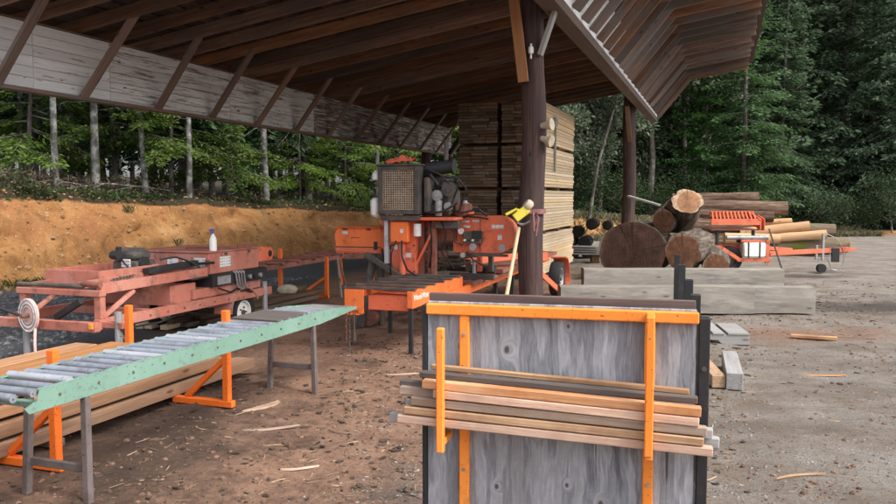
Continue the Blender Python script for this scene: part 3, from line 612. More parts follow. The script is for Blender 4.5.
# woods behind the yard, centre and right
RT = [(598, 36, 'madrone2', 'grey-green broadleaf tree just right of the pale board stack', 1.0), (648, 38, 'madrone1', 'tall grey-green broadleaf tree behind the far shed pole', 1.1), (682, 41, 'madrone1', 'grey-green broadleaf tree behind the topmost big log', 1.15),
      (742, 37, 'green1', 'bright green fir standing free behind the log pile', 1.0), (703, 38.5, 'green1', 'darker green fir left of the bright green one behind the log pile', .85), (778, 40, 'tall3', 'bushy fir behind the right end of the log pile', .75),
      (812, 45, 'madrone1', 'tall grey-green broadleaf tree high behind the trailer tongue', 1.75), (836, 41, 'tall3', 'dark bushy fir behind the trailer tongue end', .95), (872, 40, 'tall1', 'dark fir nearest the right edge of the yard', .8), (902, 39, 'tall3', 'dark fir cut by the right edge of the picture', .9), (560, 38, 'green1', 'fir behind the pale board stack', .9)]
for px, Y, k, lb, s in RT: tree(k, at(px, Y), Y, lb, None, s, None, 'broadleaf_tree' if k.startswith('mad') else 'conifer_tree')
for j in range(60):
    Y = 42.5+26*(j/60)+rng.uniform(-1.5, 1.5); px = 520+430*((j*.618) % 1)+rng.uniform(-15, 15); k = rng.choice(('tall1', 'tall2', 'tall3'))
    tree(k, at(px, Y), Y, 'tall dark fir in the solid woods behind the log pile and yard', 'tall firs in the woods behind the yard', rng.uniform(.85, 1.2))
SHR = ['just right of the pale board stack', 'behind the far shed pole', 'behind the dark-ended leaning log', 'behind the topmost log of the heap', 'behind the ribbed orange tray', 'behind the peeled logs', 'behind the trailer tongue', 'right of the tongue end', 'at the right edge of the yard']
for j, px in enumerate((585, 622, 655, 690, 728, 770, 825, 860, 893)):
    Y = 34.6+rng.uniform(-.4, 1.8)+(px-585)*.004; tree(rng.choice(('bush1', 'bush2')), at(px, Y), Y, 'leafy shrub at the foot of the woods, '+SHR[j], 'shrubs at the foot of the woods', rng.uniform(.55, .85), None, 'leafy_shrub', 'shrub')
# slanting dead stem right of the board stack
pz = bank_z(at(588, 32), 32)[0]
tag(MB().tube([(at(586, 32.5), 32.5, pz-.2), (at(597, 32.5), 32.5, 3.0), (at(612, 32.5), 32.5, 5.2)], .08, 8, .04).build('dead_stem', 'trunk'), 'grey slanting dead stem right of the pale board stack', 'tree')

# undergrowth: brush, grass, litter
def blades(name, spots, mat, h, wd, rg):
    mb = MB(); V, F = mb.v, mb.f
    for x, y, z in spots:
        for q in range(rg.randint(4, 8)):
            az = rg.uniform(0, 6.28); l = h*rg.uniform(.5, 1.3); dx, dy = math.cos(az), math.sin(az); k0 = len(V); b_ = (x+rg.gauss(0, .04), y+rg.gauss(0, .04), z-.02)
            V.extend(((b_[0]-dy*wd, b_[1]+dx*wd, b_[2]), (b_[0]+dy*wd, b_[1]-dx*wd, b_[2]), (b_[0]+dx*l*.25, b_[1]+dy*l*.25, b_[2]+l*.7), (b_[0]+dx*l*.6, b_[1]+dy*l*.6, b_[2]+l))); F.append((k0, k0+1, k0+2)); F.append((k0+2, k0+1, k0+3))
    o = mb.build(name, mat, None, 0, False); return struct(o, 'stuff')
rg = random.Random(5); sp = []; dry = []; brush = []
def onbank(i, v):
    n_ = nrm(i); x = CV[i][0]+n_.x*v; y = CV[i][1]+n_.y*v; return x, y, prof(v, CV[i][2])
for q in range(1500):
    i = rg.randint(60, len(CV)-60); sp.append(onbank(i, 1.5+abs(rg.gauss(0, 1.2))+(.35 if CV[i][2] > 1.5 else 0)))
for q in range(90):
    i = rg.randint(60, 150); c = onbank(i, rg.uniform(-.2, .25))
    for w_ in range(6): sp.append((c[0]+rg.gauss(0, .12), c[1]+rg.gauss(0, .12), max(0, c[2])))
for q in range(9):
    i = rg.randint(60, 140); c = onbank(i, rg.uniform(.3, 1.5))
    for w_ in range(4): sp.append((c[0]+rg.gauss(0, .06), c[1]+rg.gauss(0, .06), c[2]))
blades('grass', sp, 'grass', .16, .006, rg)['label'] = 'green grass tufts along the bank'
for q in range(2600):
    i = rg.randint(160, len(CV)-40); x, y, z = onbank(i, rg.uniform(-.9, 2.0)); dry.append((x, y, max(0, z)))
blades('dry_grass', dry, 'drygrass', .24, .008, rg)['label'] = 'dry tan grass at the foot of the woods'
mb = MB(); V, F = mb.v, mb.f
for q in range(17000):
    i = rg.randint(62, 185); cl = noise.noise((CV[i][0]*.7, CV[i][1]*.7, 9)); v = 1.6+abs(rg.gauss(0, 1.5)); x, y, z = onbank(i, v); hmax = .2+.6*max(0, cl)+(.4 if x < -7.2 else 0)
    p = Vector((x, y, z+rg.random()**1.7*hmax*.8)); d = Vector((rg.gauss(0, 1), rg.gauss(0, 1), rg.gauss(0, .6))).normalized(); s_ = d.cross(Vector((rg.gauss(0, 1), rg.gauss(0, 1), 1))).normalized()
    l = rg.uniform(.04, .10); wv = s_*l*.28
    if rg.random() < .3: l *= 3.5; wv = s_*.006
    k0 = len(V); V.extend((tuple(p), tuple(p+d*l*.5+wv), tuple(p+d*l), tuple(p+d*l*.5-wv))); F.append((k0, k0+1, k0+2, k0+3))
struct(mb.build('brush', 'brushleaf', None, 0, False), 'stuff')['label'] = 'brown brush and dead twigs on top of the bank'
mb = MB(); V, F = mb.v, mb.f
for q in range(15000):
    i = rg.randint(62, 200); cl = noise.noise((CV[i][0]*1.1, CV[i][1]*1.1, 4)); v = 1.55+abs(rg.gauss(0, 1.2))
    if cl < -.3: continue
    x, y, z = onbank(i, v); p = Vector((x, y, z+rg.random()**1.6*(.12+.55*max(0, cl)))); d = Vector((rg.gauss(0, 1), rg.gauss(0, 1), rg.gauss(0, .7))).normalized(); s_ = d.cross(Vector((rg.gauss(0, 1), rg.gauss(0, 1), 1))).normalized(); l = rg.uniform(.05, .12); wv = s_*l*.28
    k0 = len(V); V.extend((tuple(p), tuple(p+d*l*.5+wv), tuple(p+d*l), tuple(p+d*l*.5-wv))); F.append((k0, k0+1, k0+2, k0+3))
struct(mb.build('undergrowth', 'shrub', None, 0, False), 'stuff')['label'] = 'low dark green undergrowth on top of the bank'
for q, (px, Y, a0, L) in enumerate(((60, 18.3, .75, 2.2), (105, 19.4, .9, 1.8), (215, 23.1, .9, 1.6), (15, 17.6, .8, 1.6))):
    x = at(px, Y); z = bank_z(x, Y)[0]+.10
    tag(MB().tube([(x, Y, z), (x+L*.5*math.cos(a0), Y+L*.5*math.sin(a0), z+.16), (x+L*math.cos(a0), Y+L*math.sin(a0), z+.05)], .03, 6, .012).build('fallen_branch', 'trunkpale'),
        ['long grey fallen branch on the bank top below the leftmost trunks', 'grey fallen branch on the bank top above the salmon machine', 'grey fallen branch on the bank top right of the fourth pale trunk', 'short grey fallen branch on the bank at the left edge'][q], 'branch', 'fallen branches on the bank')

# stones in the bank face, rubble at its foot and roots hanging over its lip
bm_ = [v.co.copy() for v in bank.data.vertices]; mv = len(VV)
mb = MB()
for q in range(2600):
    i = rg.randint(55, 170); k = rg.randint(2, 22) if q < 1500 else rg.randint(0, 3); c = bm_[i*mv+k].lerp(bm_[i*mv+k+1], rg.random()); r = .010+.045*rg.random()**3; vs = []; p = rg.uniform(0, 6)
    if q >= 1500: c = c+Vector((rg.gauss(.15, .2), rg.gauss(-.15, .2), 0)); c.z = max(c.z, 0)
    for zz, rr in ((-.5, .8), (.0, 1.05), (.5, .7)):
        for t in range(5): a_ = p+t*1.2566; w_ = r*rr*rg.uniform(.75, 1.2); vs.append((c.x+w_*math.cos(a_), c.y+w_*math.sin(a_), c.z+zz*r*1.3))
    mb.add(vs, [(j*5+t, j*5+(t+1) % 5, (j+1)*5+(t+1) % 5, (j+1)*5+t) for j in (0, 1) for t in range(5)]+[(10, 11, 12, 13, 14)])
def bankstone():
    b = NB('bank_stones'); g = b.n('NewGeometry'); return b.done(b.ramp(g.outputs['Random Per Island'], [(0, (.15, .075, .035)), (.5, (.30, .165, .075)), (1, (.42, .29, .17))]), .95, 0, .1)
M['bankstone'] = bankstone()
struct(mb.build('bank_rubble', 'bankstone', None, 0, False), 'stuff')['label'] = 'stones and crumbled earth on the face and foot of the bank'
mb = MB()
for q in range(60):
    i = rg.randint(60, 165); c = bm_[i*mv+22]; L = rg.uniform(.15, .6); d = Vector((CV[i+3][0]-CV[i][0], CV[i+3][1]-CV[i][1], 0)).normalized()*rg.uniform(-1, 1); n_ = nrm(i); o_ = Vector((-n_.x, -n_.y, 0))
    mb.tube([c+o_*.05, c+o_*.16+d*L*.4+Vector((0, 0, -.05)), c+o_*.22+d*L*.8+Vector((0, 0, -.12-L*.3))], rg.uniform(.005, .014), 5, .003)
struct(mb.build('exposed_roots', 'trunk', None, 50, False), 'stuff')['label'] = 'thin roots hanging over the lip of the bank'

# ------------------------------------------------------------ lumber stacks under the shed (bundles of boards)
def bundle(label, x0, x1, y0, y1, z0, layers, th, mat, nb, group, rg):
    b = thing('board_bundle', label, 'lumber', (0, 0, 0), YAW, group); c = ((x0+x1)/2, y0)
    ca, sa = math.cos(YAW), math.sin(YAW); b.location = (c[0]*ca-c[1]*sa, c[0]*sa+c[1]*ca, z0); W = (x1-x0)/nb
    for xb in (.12, .5, .88):
        yb = (y1-y0)*xb; board('bearer', (-(x1-x0)/2+.01, yb, .035), ((x1-x0)/2-.01, yb, .035), .09, .07, 'darklum', b)
    for L in range(layers):
        z = .07+th*(L+.5); cuts = [0.]; X = x1-x0
        while X-cuts[-1] > .5: cuts.append(cuts[-1]+rg.choice((.22, .26, .30, .34)))
        if X-cuts[-1] < .12: cuts.pop()
        cuts.append(X)
        for k in range(len(cuts)-1):
            last = k == len(cuts)-2; xx = -X/2+(cuts[k]+cuts[k+1])/2+(rg.choice((0, 0, -.012, .01)) if last else 0)
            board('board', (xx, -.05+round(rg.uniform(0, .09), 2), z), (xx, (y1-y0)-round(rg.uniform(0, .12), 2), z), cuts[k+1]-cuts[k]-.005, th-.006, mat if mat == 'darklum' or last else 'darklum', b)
    return .07+th*layers
rg = random.Random(8)
SX1 = -3.51; z = 0
for q, nm in enumerate(('bottom', 'second from bottom', 'second from top', 'topmost')):
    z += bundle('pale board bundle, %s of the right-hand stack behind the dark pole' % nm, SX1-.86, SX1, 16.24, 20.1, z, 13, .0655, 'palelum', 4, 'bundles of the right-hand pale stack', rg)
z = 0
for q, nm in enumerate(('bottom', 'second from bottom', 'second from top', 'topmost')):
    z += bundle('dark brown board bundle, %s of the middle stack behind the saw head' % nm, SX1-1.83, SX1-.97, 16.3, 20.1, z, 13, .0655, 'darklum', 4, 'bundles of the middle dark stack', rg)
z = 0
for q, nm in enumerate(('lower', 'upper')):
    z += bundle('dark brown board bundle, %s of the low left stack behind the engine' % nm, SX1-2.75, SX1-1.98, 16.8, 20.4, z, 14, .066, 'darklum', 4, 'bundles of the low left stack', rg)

# ------------------------------------------------------------ steel rack with plywood end, right foreground
M['backdk'] = wood('maroon_board', (.07, .048, .045), (.19, .145, .13), (.12, .08, .075), .1, .1)
RK = -math.atan(.255); rack = thing('lumber_rack', 'black steel rack with grey plywood end panel and bright orange bars in the foreground', 'rack', (1.1, 3.45, 0), RK)
MB().span(-1.235, -.012, .0, .022, .03, 1.207, .002).build('plywood_panel', 'ply', rack, 0)
MB().span(-1.235, -.015, .03, .062, .06, 1.243, .003).build('backing_board', 'backdk', rack, 0)
def square(name, p0, p1, w, mat, parent, wall=True):
    return MB().beam(p0, p1, w, w, (0, 1, 0) if abs(Vector(p1)[2]-Vector(p0)[2]) > .2 else (0, 0, 1), .004).build(name, mat, parent, 0)
o = MB().span(-1.232, -.004, -.042, -.002, 1.150, 1.200, .005).build('top_bar', 'brightor', rack, 0)
for x0, x1 in ((-1.073, -1.026), (-.232, -.186)): MB().span(x0, x1, -.036, -.003, .02, 1.149, .005).build('upright_bar', 'brightor', rack, 0)
for x in (-1.05, -.209):
    for zz in (1.06, .42): MB().cyl((x, -.037, zz), (x, -.043, zz), .008, None, 8).build('bolt', 'steel', rack)
MB().span(-1.137, -1.103, -.215, -.18, .545, 1.115, .005).build('front_stake', 'brightor', rack, 0)
o = MB(); o.span(-.226, -.190, -.215, -.18, .60, 1.20, .005); o.build('front_stake', 'brightor', rack, 0)
for x in (-1.12, -.208):
    MB().span(x-.018, x+.018, -.18, -.037, .575, .605, .004).build('bracket_arm', 'brightor', rack, 0)
MB().span(-.226, -.190, -.18, -.043, 1.16, 1.195, .004).build('bracket_arm', 'brightor', rack, 0)
MB().span(-1.262, -1.238, -.005, .055, 0, 1.19, .003).build('corner_post', 'black', rack, 0)
p = MB().span(.0, .045, -.01, .07, 0, 1.172, .003).build('corner_post', 'black', rack, 0)
for zz in (.95, .6, .25): MB().cyl((.022, -.011, zz), (.022, -.016, zz), .011, None, 8).build('bolt', 'engine', p)
for k, s_ in enumerate((.86, 1.67, 2.84, 3.95)):
    MB().span(.0, .055, s_, s_+.06, 0, 1.172, .003).build('side_post', 'black', rack, 0)
for x in (.012, -1.2): MB().span(x-.03, x+.03, .09, 4.1, .06, .14, .003).build('base_rail', 'black', rack, 0)
for s_ in (.5, 2.0, 3.6): MB().span(-1.17, -.02, s_, s_+.06, .07, .13, .003).build('cross_member', 'black', rack, 0)
# strips of wood resting in the rack arms: (x0,z0,x1,z1,y,th,depth,mat,label)
ST = [(-1.20, .908, -.04, .858, -.062, .024, .035, 'oldlum', 'thin orange-brown strip, topmost in the rack'),
      (-1.235, .882, -.01, .836, -.112, .028, .05, 'stripdk', 'dark brown strip just under the topmost strip in the rack'),
      (-1.215, .848, .005, .797, -.150, .040, .052, 'freshlum', 'pale cream strip, third from the top in the rack'),
      (-1.345, .826, -.1, .790, -.078, .034, .04, 'stripdk', 'short dark strip jutting out at the left behind the pale ones'),
      (-1.34, .800, -.03, .752, -.100, .038, .05, 'stripgr', 'grey-brown strip behind the pale strips, its end jutting out left'),
      (-1.16, .806, -.005, .755, -.152, .038, .05, 'freshlum', 'pale strip, fourth from the top at the front of the rack'),
      (-1.27, .765, .03, .714, -.148, .038, .05, 'stripgr', 'grey-brown strip, fifth from the top at the front of the rack'),
      (-1.31, .742, .055, .692, -.096, .040, .05, 'greywood', 'grey strip low in the rack jutting out left above the lowest ones'),
      (-1.29, .700, .04, .680, -.055, .036, .035, 'redlum', 'reddish brown strip at the back of the rack'),
      (-1.30, .722, .015, .672, -.152, .036, .05, 'oldlum', 'tan stained strip, second lowest at the front of the rack'),
      (-1.40, .655, .085, .642, -.060, .046, .045, 'greywood', 'grey weathered strip jutting out furthest left, low in the rack'),
      (-1.335, .680, .055, .630, -.150, .038, .052, 'freshlum', 'orange-pink strip, lowest at the front of the rack')]
for x0, z0, x1, z1, y, th, dp, mt, lb in ST:
    o = board('wood_strip', (x0, y, z0), (x1, y, z1), dp-.004, th, mt); mw = Matrix.Translation((1.1, 3.45, 0)) @ Matrix.Rotation(RK, 4, 'Z')
    o.matrix_world = mw @ Matrix.LocRotScale(o.location, o.rotation_euler, None); tag(o, lb, 'wood strip', 'strips of wood in the rack')

# ------------------------------------------------------------ green roller conveyor
CK = -math.atan(.352); CO = Matrix.Translation((-2.02, 4.40, 0)) @ Matrix.Rotation(CK, 4, 'Z')
conv = thing('roller_conveyor', 'mint green roller conveyor with steel rollers on brown legs', 'conveyor', (-2.02, 4.40, 0), CK)
W = .45; Z0, Z1 = .585, .70
def rail(x, mb):
    poly = [(-.40, Z0), (-.43, Z0+.035), (-.35, Z0+.06), (-.33, Z1), (2.86, Z1), (3.42, Z1-.05), (3.42, Z1-.075), (2.7, Z0)]
    mb.prism(poly, lambda u, v: (x-.003, u, v), lambda u, v: (x+.003, u, v)); mb.span(x-.03 if x > -.1 else x, x if x > -.1 else x+.03, -.33, 2.86, Z1-.006, Z1+.0, .001); mb.span(x-.03 if x > -.1 else x, x if x > -.1 else x+.03, -.30, 2.7, Z0, Z0+.006, .001); return mb
for x in (0, -W):
    r_ = rail(x, MB()).build('side_rail', 'green', conv, 0)
    for k in range(11): MB().cyl((x+(.003 if x == 0 else -.003), -.2+.28*k, Z0+.06), (x+(.007 if x == 0 else -.007), -.2+.28*k, Z0+.06), .009, None, 6).build('bolt', 'engine', r_)
_rm = MB().cyl((-W/2+.008, 0, 0), (W/2-.008, 0, 0), .024, None, 14).cyl((-W/2, 0, 0), (W/2, 0, 0), .006, None, 6).mesh('roller', 'roller')
_rb = MB().cyl((-W/2+.008, 0, 0), (W/2-.008, 0, 0), .0245, None, 14).cyl((-W/2, 0, 0), (W/2, 0, 0), .006, None, 6).mesh('roller', 'bright')
for k in range(-3, 21):
    y = -.24+.122*k if k >= -1 else -.24+.122*k
    o = link('roller', _rb if k in (1, 7, 12) else _rm, conv); o.location = (-W/2, y, Z1-.012+(.012 if k == 1 else 0)); o.rotation_euler = (rng.uniform(0, 6), 0, 0)
for k in (22, 23, 24): o = link('roller', _rm, conv); o.location = (-W/2, -.24+.122*k, Z1-.012)
MB().span(-W-.01, -.012, 2.02, 2.50, Z1+.002, Z1+.016, .002).build('cover_board', 'stripdk', conv, 0)
MB().span(-W+.01, -.01, 2.90, 3.35, Z1-.05, Z1-.04, .002).build('end_plate', 'steel', conv, 0)
for y in (-.62, -.32, 1.2, 2.6): MB().span(-W+.004, -.004, y, y+.04, Z0+.008, Z0+.04, .003).build('cross_channel', 'green', conv, 0)
for x in (-W,): MB().span(x-.003, x+.003, -1.3, -.34, Z0, Z1, .001).build('side_rail', 'green', conv, 0)
for y, sp_ in ((.0, .03), (2.60, 0)):
    fr = []
    for x in (-.02, -W+.02):
        MB().beam((x, y, Z0+.005), (x+(.03 if x > -.1 else -.01), y-.03, -.02), .042, .042, (0, 1, 0), .004).build('leg', 'legsteel', conv, 0)
    MB().beam((-.02, y-.005, .17 if y < 1 else .22), (-W+.02, y-.005, .17 if y < 1 else .22), .03, .045, (0, 0, 1), .003).build('leg_brace', 'legsteel', conv, 0)
# thin red chain end hanging from the conveyor's far end
for q, (yy, l_) in enumerate(((3.30, .34), (3.37, .42))):
    mb = MB(); n = int(l_/.03)
    for k in range(n): mb.lathe([(.013, -.003), (.013, .003), (.008, .003), (.008, -.003)], (-.05, yy+.004*math.sin(k), .62-.03*k), (1, 0, 0) if k % 2 else (0, 1, 0), 8)
    mb.build('hanging_chain', 'rust' if q == 0 else 'engine', conv)

# orange L-shaped stands that hold the lumber beside the conveyor
def stand(label, x, y, H, rz, flip=1, arm=.52):
    s = thing('lumber_stand', label, 'stand', (x, y, 0), rz, 'orange lumber stands')
    MB().span(-.028, .028, -.028, .028, .055, H, .005).build('upright', 'standor', s, 0)
    MB().span(-arm if flip > 0 else -.06, .06 if flip > 0 else arm, -.03, .03, .0, .054, .005).build('foot_beam', 'standor', s, 0)
    MB().beam((-.03*flip, 0, .38), (-(arm-.13)*flip, 0, .06), .044, .044, (0, 1, 0), .004).build('diagonal_brace', 'standor', s, 0); return s
stand('bright orange lumber stand under the near end of the green conveyor', -2.44, 4.86, .76, CK)
stand('bright orange lumber stand under the middle of the green conveyor', -1.79, 6.36, .79, CK)
stand('bright orange lumber stand behind the conveyor beside the grey jack post', -2.83, 7.0, .745, CK, 1, .35)
# long boards lying behind the conveyor
rg = random.Random(12); LB = []
def long_board(x, y0, y1, z, wd, th, mat, label):
    o = board('long_board', (x, y0, z), (x, y1, z), wd, th, mat); o.matrix_world = Matrix.Translation((-2.83, 4.86, 0)) @ Matrix.Rotation(CK, 4, 'Z') @ Matrix.LocRotScale(o.location, o.rotation_euler, None)
    tag(o, label, 'board', 'long boards beside the conveyor')
rows = [('lowest', 3.05, .10, 'redlum'), ('second', 2.5, .215, 'redlum'), ('third', 2.2, .325, 'redlum'), ('fourth', 1.75, .425, 'redlum'), ('topmost', 1.5, .52, 'redlum')]
for q, (nm, ye, z, mt) in enumerate(rows):
    for k in range(3):
        wd = .21; x = -.11-.215*k-.025*q+rg.uniform(-.012, .012)
        if q >= 3 and k == 2: continue
        long_board(x, -1.6-rg.uniform(0, .3), ye-rg.uniform(0, .2)-.1*k, z, wd, .09 if q < 2 else .075, mt,
                   '%s long reddish board behind the conveyor, %s the conveyor' % (nm, ('nearest', 'one row back from', 'furthest from')[k]))
for yy in (-.9, .5, 1.9):
    o = board('bearer', (-.75, yy, .027), (.02, yy, .027), .09, .05, 'darklum'); o.matrix_world = Matrix.Translation((-2.83, 4.86, 0)) @ Matrix.Rotation(CK, 4, 'Z') @ Matrix.LocRotScale(o.location, o.rotation_euler, None)
    tag(o, '%s wooden bearer under the long boards behind the conveyor' % {-.9: 'nearest', .5: 'middle', 1.9: 'farthest'}[yy], 'bearer', 'bearers under the long boards')

# ------------------------------------------------------------ wheel helper
def wheel(parent, c, r, wd, ax=(1, 0, 0), rim='steel', name='wheel', spokes=8):
    w_ = link(name, None, parent); w_.location = c; w_.empty_display_size = .05
    i = r*.62; prof_ = [(i, -wd*.40), (r*.80, -wd*.52), (r*.94, -wd*.48), (r, -wd*.3), (r, wd*.3), (r*.94, wd*.48), (r*.80, wd*.52), (i, wd*.40)]
    MB().lathe(prof_, (0, 0, 0), ax, 28).build('tyre', 'rubber', w_)
    mb = MB().lathe([(i*1.02, -wd*.42), (i*1.02, wd*.42), (i*.92, wd*.40), (i*.84, wd*.18), (i*.35, wd*.26), (.0, wd*.28), (.0, -wd*.1), (i*.84, -wd*.1), (i*.92, -wd*.4)], (0, 0, 0), ax, 24)
    mb.build('rim', rim, w_); m = axes(ax)
    mb = MB()
    for k in range(5): t = 2*math.pi*k/5; p = m @ Vector((wd*.26, i*.42*math.cos(t), i*.42*math.sin(t))); mb.cyl(p, p+m @ Vector((.02, 0, 0)), .011, None, 6)
    mb.cyl(m @ Vector((wd*.2, 0, 0)), m @ Vector((wd*.42, 0, 0)), i*.2, None, 10); mb.build('hub', 'engine', w_); return w_

# ------------------------------------------------------------ faded salmon trailer machine, left
tr = thing('trailer_edger', 'faded salmon-red sawmill trailer with box housing and hose reel at the left', 'machine', (-3.38, 7.6, 0), YAW)
A = 'salmon'
def part(name, mat, fn, smooth=0, parent=None):
    mb = MB(); fn(mb); return mb.build(name, mat, parent or tr, smooth)
MB().span(-.04, .04, 0, 3.1, .42, .52).build('frame_rail', A, tr, 0); MB().span(-1.22, -1.14, .1, 3.1, .42, .52).build('frame_rail', A, tr, 0)
MB().span(-1.55, .05, -.085, -.005, .41, .50).build('front_crossmember', A, tr, 0)
for y in (.8, 1.6, 3.02): MB().span(-1.139, -.041, y, y+.07, .43, .51).build('crossmember', A, tr, 0)
MB().span(-.05, .03, .02, .09, .521, .74).build('frame_post', A, tr, 0); MB().span(-.98, -.9, .02, .09, .501, .74).build('frame_post', A, tr, 0)
MB().span(-1.0, .04, .0, .09, .741, .80).build('upper_crossbar', A, tr, 0)
MB().beam((-.06, .1, .80), (-.02, 1.75, .83), .07, .10).build('track_rail', A, tr, 0); MB().beam((-.30, .1, .83), (-.24, 1.75, .865), .05, .07).build('track_rail', A, tr, 0)
MB().beam((-.92, .1, .80), (-.92, 1.75, .84), .06, .08).build('track_rail', 'rust', tr, 0)
MB().beam((-.5, .3, .70), (-.46, 1.8, .74), .16, .05).build('feed_table', 'engine', tr, 0)
MB().cyl((-1.02, .05, .83), (-.2, .05, .83), .022, None, 10).build('feed_roller', 'engine', tr); MB().cyl((-.22, .06, .855), (.02, .04, .855), .03, None, 10).build('clamp_cylinder', 'rust', tr)
part('tray_box', A, lambda m: (m.span(-.98, -.28, .35, .37, .80, .95), m.span(-.98, -.28, 1.25, 1.27, .80, .95), m.span(-.98, -.96, .371, 1.249, .80, .95), m.span(-.30, -.28, .371, 1.249, .80, .95), m.span(-.959, -.301, .371, 1.249, .80, .82)))
# small black engine
en = part('engine', 'engine', lambda m: (m.span(-.70, -.36, 1.0, 1.32, .86, 1.0, .02), m.cyl((-.66, 1.16, 1.05), (-.42, 1.16, 1.05), .09, None, 14), m.span(-.60, -.40, 1.02, 1.3, 1.0, 1.10, .03)), 40)
MB().cyl((-.37, 1.1, .97), (-.33, 1.1, .97), .075, None, 14).build('recoil_cover', 'black', en); MB().cyl((-.68, 1.0, 1.06), (-.55, .96, 1.06), .05, None, 10).build('muffler', 'black', en)
MB().beam((-.2, .95, .9), (-.16, 1.75, .93), .1, .06).build('belt_guard', 'black', tr, 0)
# box housing
bx = part('box_housing', A, lambda m: m.span(-1.08, 0, 1.79, 2.85, .79, 1.04, .008))
MB().span(-1.1, .015, 1.775, 2.865, 1.041, 1.056, .004).build('box_lid', A, bx, 0); MB().tube([(-.55, 2.1, 1.057), (-.55, 2.12, 1.085), (-.15, 2.2, 1.085), (-.15, 2.22, 1.057)], .012).build('lid_handle', 'rust', bx)
MB().tube([(-.12, 2.55, 1.057), (-.12, 2.56, 1.09), (-.05, 2.8, 1.09), (-.05, 2.81, 1.057)], .011).build('lid_handle', 'rust', bx)
for x0, x1, z0, z1 in ((-.58, -.43, .86, .97), (-.36, -.25, .89, .96), (-.20, -.045, .87, .985)): MB().span(x0, x1, 1.782, 1.7895, z0, z1, .001).build('sticker', 'sticker', bx, 0)
MB().span(.0005, .006, 2.0, 2.22, .86, .985, .001).build('sticker', 'sticker', bx, 0)
for y in (2.12, 2.62): MB().span(.001, .02, y-.02, y+.02, 1.0, 1.03, .003).build('latch', 'engine', bx, 0)
MB().span(-.8, .005, 1.45, 1.78, .755, .815, .004).build('black_tray', 'black', tr, 0); MB().span(-.74, -.08, 1.46, 1.74, .816, .822, .001).build('steel_plate', 'bright', tr, 0)
MB().span(-1.0, .045, 1.80, 2.98, .64, .785, .004).build('black_tray', 'black', tr, 0); MB().span(-1.02, -.01, 1.5, 2.9, .53, .639, .004).build('lower_body', A, tr, 0)
MB().span(-1.0, -.05, 1.15, 1.6, .5, .72, .004).build('lower_body', A, tr, 0)
MB().cyl((-.15, 1.72, .92), (.11, 1.74, .94), .016, None, 8).build('lever', 'black', tr); MB().span(-.02, .02, 1.74, 1.786, .80, .97, .003).build('lever_bracket', 'rust', tr, 0)
# orange hood at the far end
part('end_hood', 'redor', lambda m: m.prism([(2.86, .86), (3.2, .86), (3.26, .95), (3.2, 1.03), (2.86, 1.06)], lambda u, v: (-.42, u, v), lambda u, v: (-.02, u, v)))
MB().cyl((-.019, 3.16, .95), (-.014, 3.16, .95), .045, None, 12).build('hood_opening', 'black', tr)
# hanging hoses over the black tray
mb = MB()
for k in range(4): mb.tube([(.05+.012*k, 2.2+.04*k, .80), (.075+.012*k, 2.22+.04*k, .77), (.07, 2.27+.05*k, .60), (.07, 2.36+.03*k, .56), (.065, 2.44, .62), (.055, 2.42, .79)], .011, 6)
mb.build('hose_bundle', 'steel', tr)
wheel(tr, (-.08, 2.52, .245), .245, .16, (1, 0, 0), 'white'); wheel(tr, (-1.26, 2.50, .245), .245, .16, (-1, 0, 0), 'white')
def fender(m, x0, x1, cy, cz, r, t=.02, a0=-5, a1=185):
    n = 12
    for k in range(n):
        A0 = R(a0+(a1-a0)*k/n); A1 = R(a0+(a1-a0)*(k+1)/n)
        q = [(r*math.cos(A0), r*math.sin(A0)), (r*math.cos(A1), r*math.sin(A1)), ((r+t)*math.cos(A1), (r+t)*math.sin(A1)), ((r+t)*math.cos(A0), (r+t)*math.sin(A0))]
        m.prism(q, lambda u, v: (x0, cy+u, cz+v), lambda u, v: (x1, cy+u, cz+v))
part('fender', A, lambda m: fender(m, -.20, .05, 2.47, .26, .30, .02, 25, 178), 40)
part('fender', A, lambda m: fender(m, -1.42, -1.17, 2.47, .26, .30, .02, 10, 178), 40)
MB().cyl((-1.2, 2.52, .245), (-.14, 2.52, .245), .035, None, 10).build('axle', 'engine', tr)
part('marker_light', 'brightor', lambda m: (m.span(.0, .05, -.12, -.09, .44, .50, .008),))
# hose reel disc
rl = link('hose_reel', None, tr); rl.location = (-.70, -.13, .55)
MB().lathe([(0, -.01), (.155, -.012), (.165, -.006), (.165, .006), (.155, .012), (0, .01)], (0, 0, 0), (.25, 1, 0), 32).build('reel_disc', 'pink', rl)
for rr in (.158, .12, .085): MB().lathe([(rr-.012, -.006), (rr, -.010), (rr+.008, -.006), (rr, -.002)], (-.005, -.012, 0), (.25, 1, 0), 32).build('hose_coil', 'white' if rr > .1 else 'pink', rl)
MB().cyl((.0, -.10, 0), (-.0, .02, 0), .022, None, 10).build('reel_hub', 'rust', rl); MB().cyl((-.02, -.09, .01), (-.22, -.16, .09), .016, None, 8).build('crank', 'black', rl)
MB().tube([(.1, -.03, -.12), (.12, -.06, -.25), (.10, -.04, -.42), (.13, .02, -.55), (.22, .1, -.55)], .014, 7).build('loose_hose', 'pink', rl)
MB().beam((-.50, .0, .52), (-.15, -.03, .70), .05, .06).build('drive_arm', 'black', tr, 0)
for x, y, zt in ((-.86, -.02, .62), (.21, .05, .60), (.02, 2.95, .6)): MB().cyl((x, y, 0), (x, y, zt), .035, None, 10).cyl((x, y, 0), (x, y, .012), .07, None, 10).build('jack_post', 'steel', tr)
MB().span(-.02, .28, .02, .085, .44, .50).build('jack_arm', A, tr, 0)
MB().tube([(.22, .06, .47), (.3, .02, .35), (.28, .04, .2)], .01, 6).build('jack_handle', 'engine', tr)

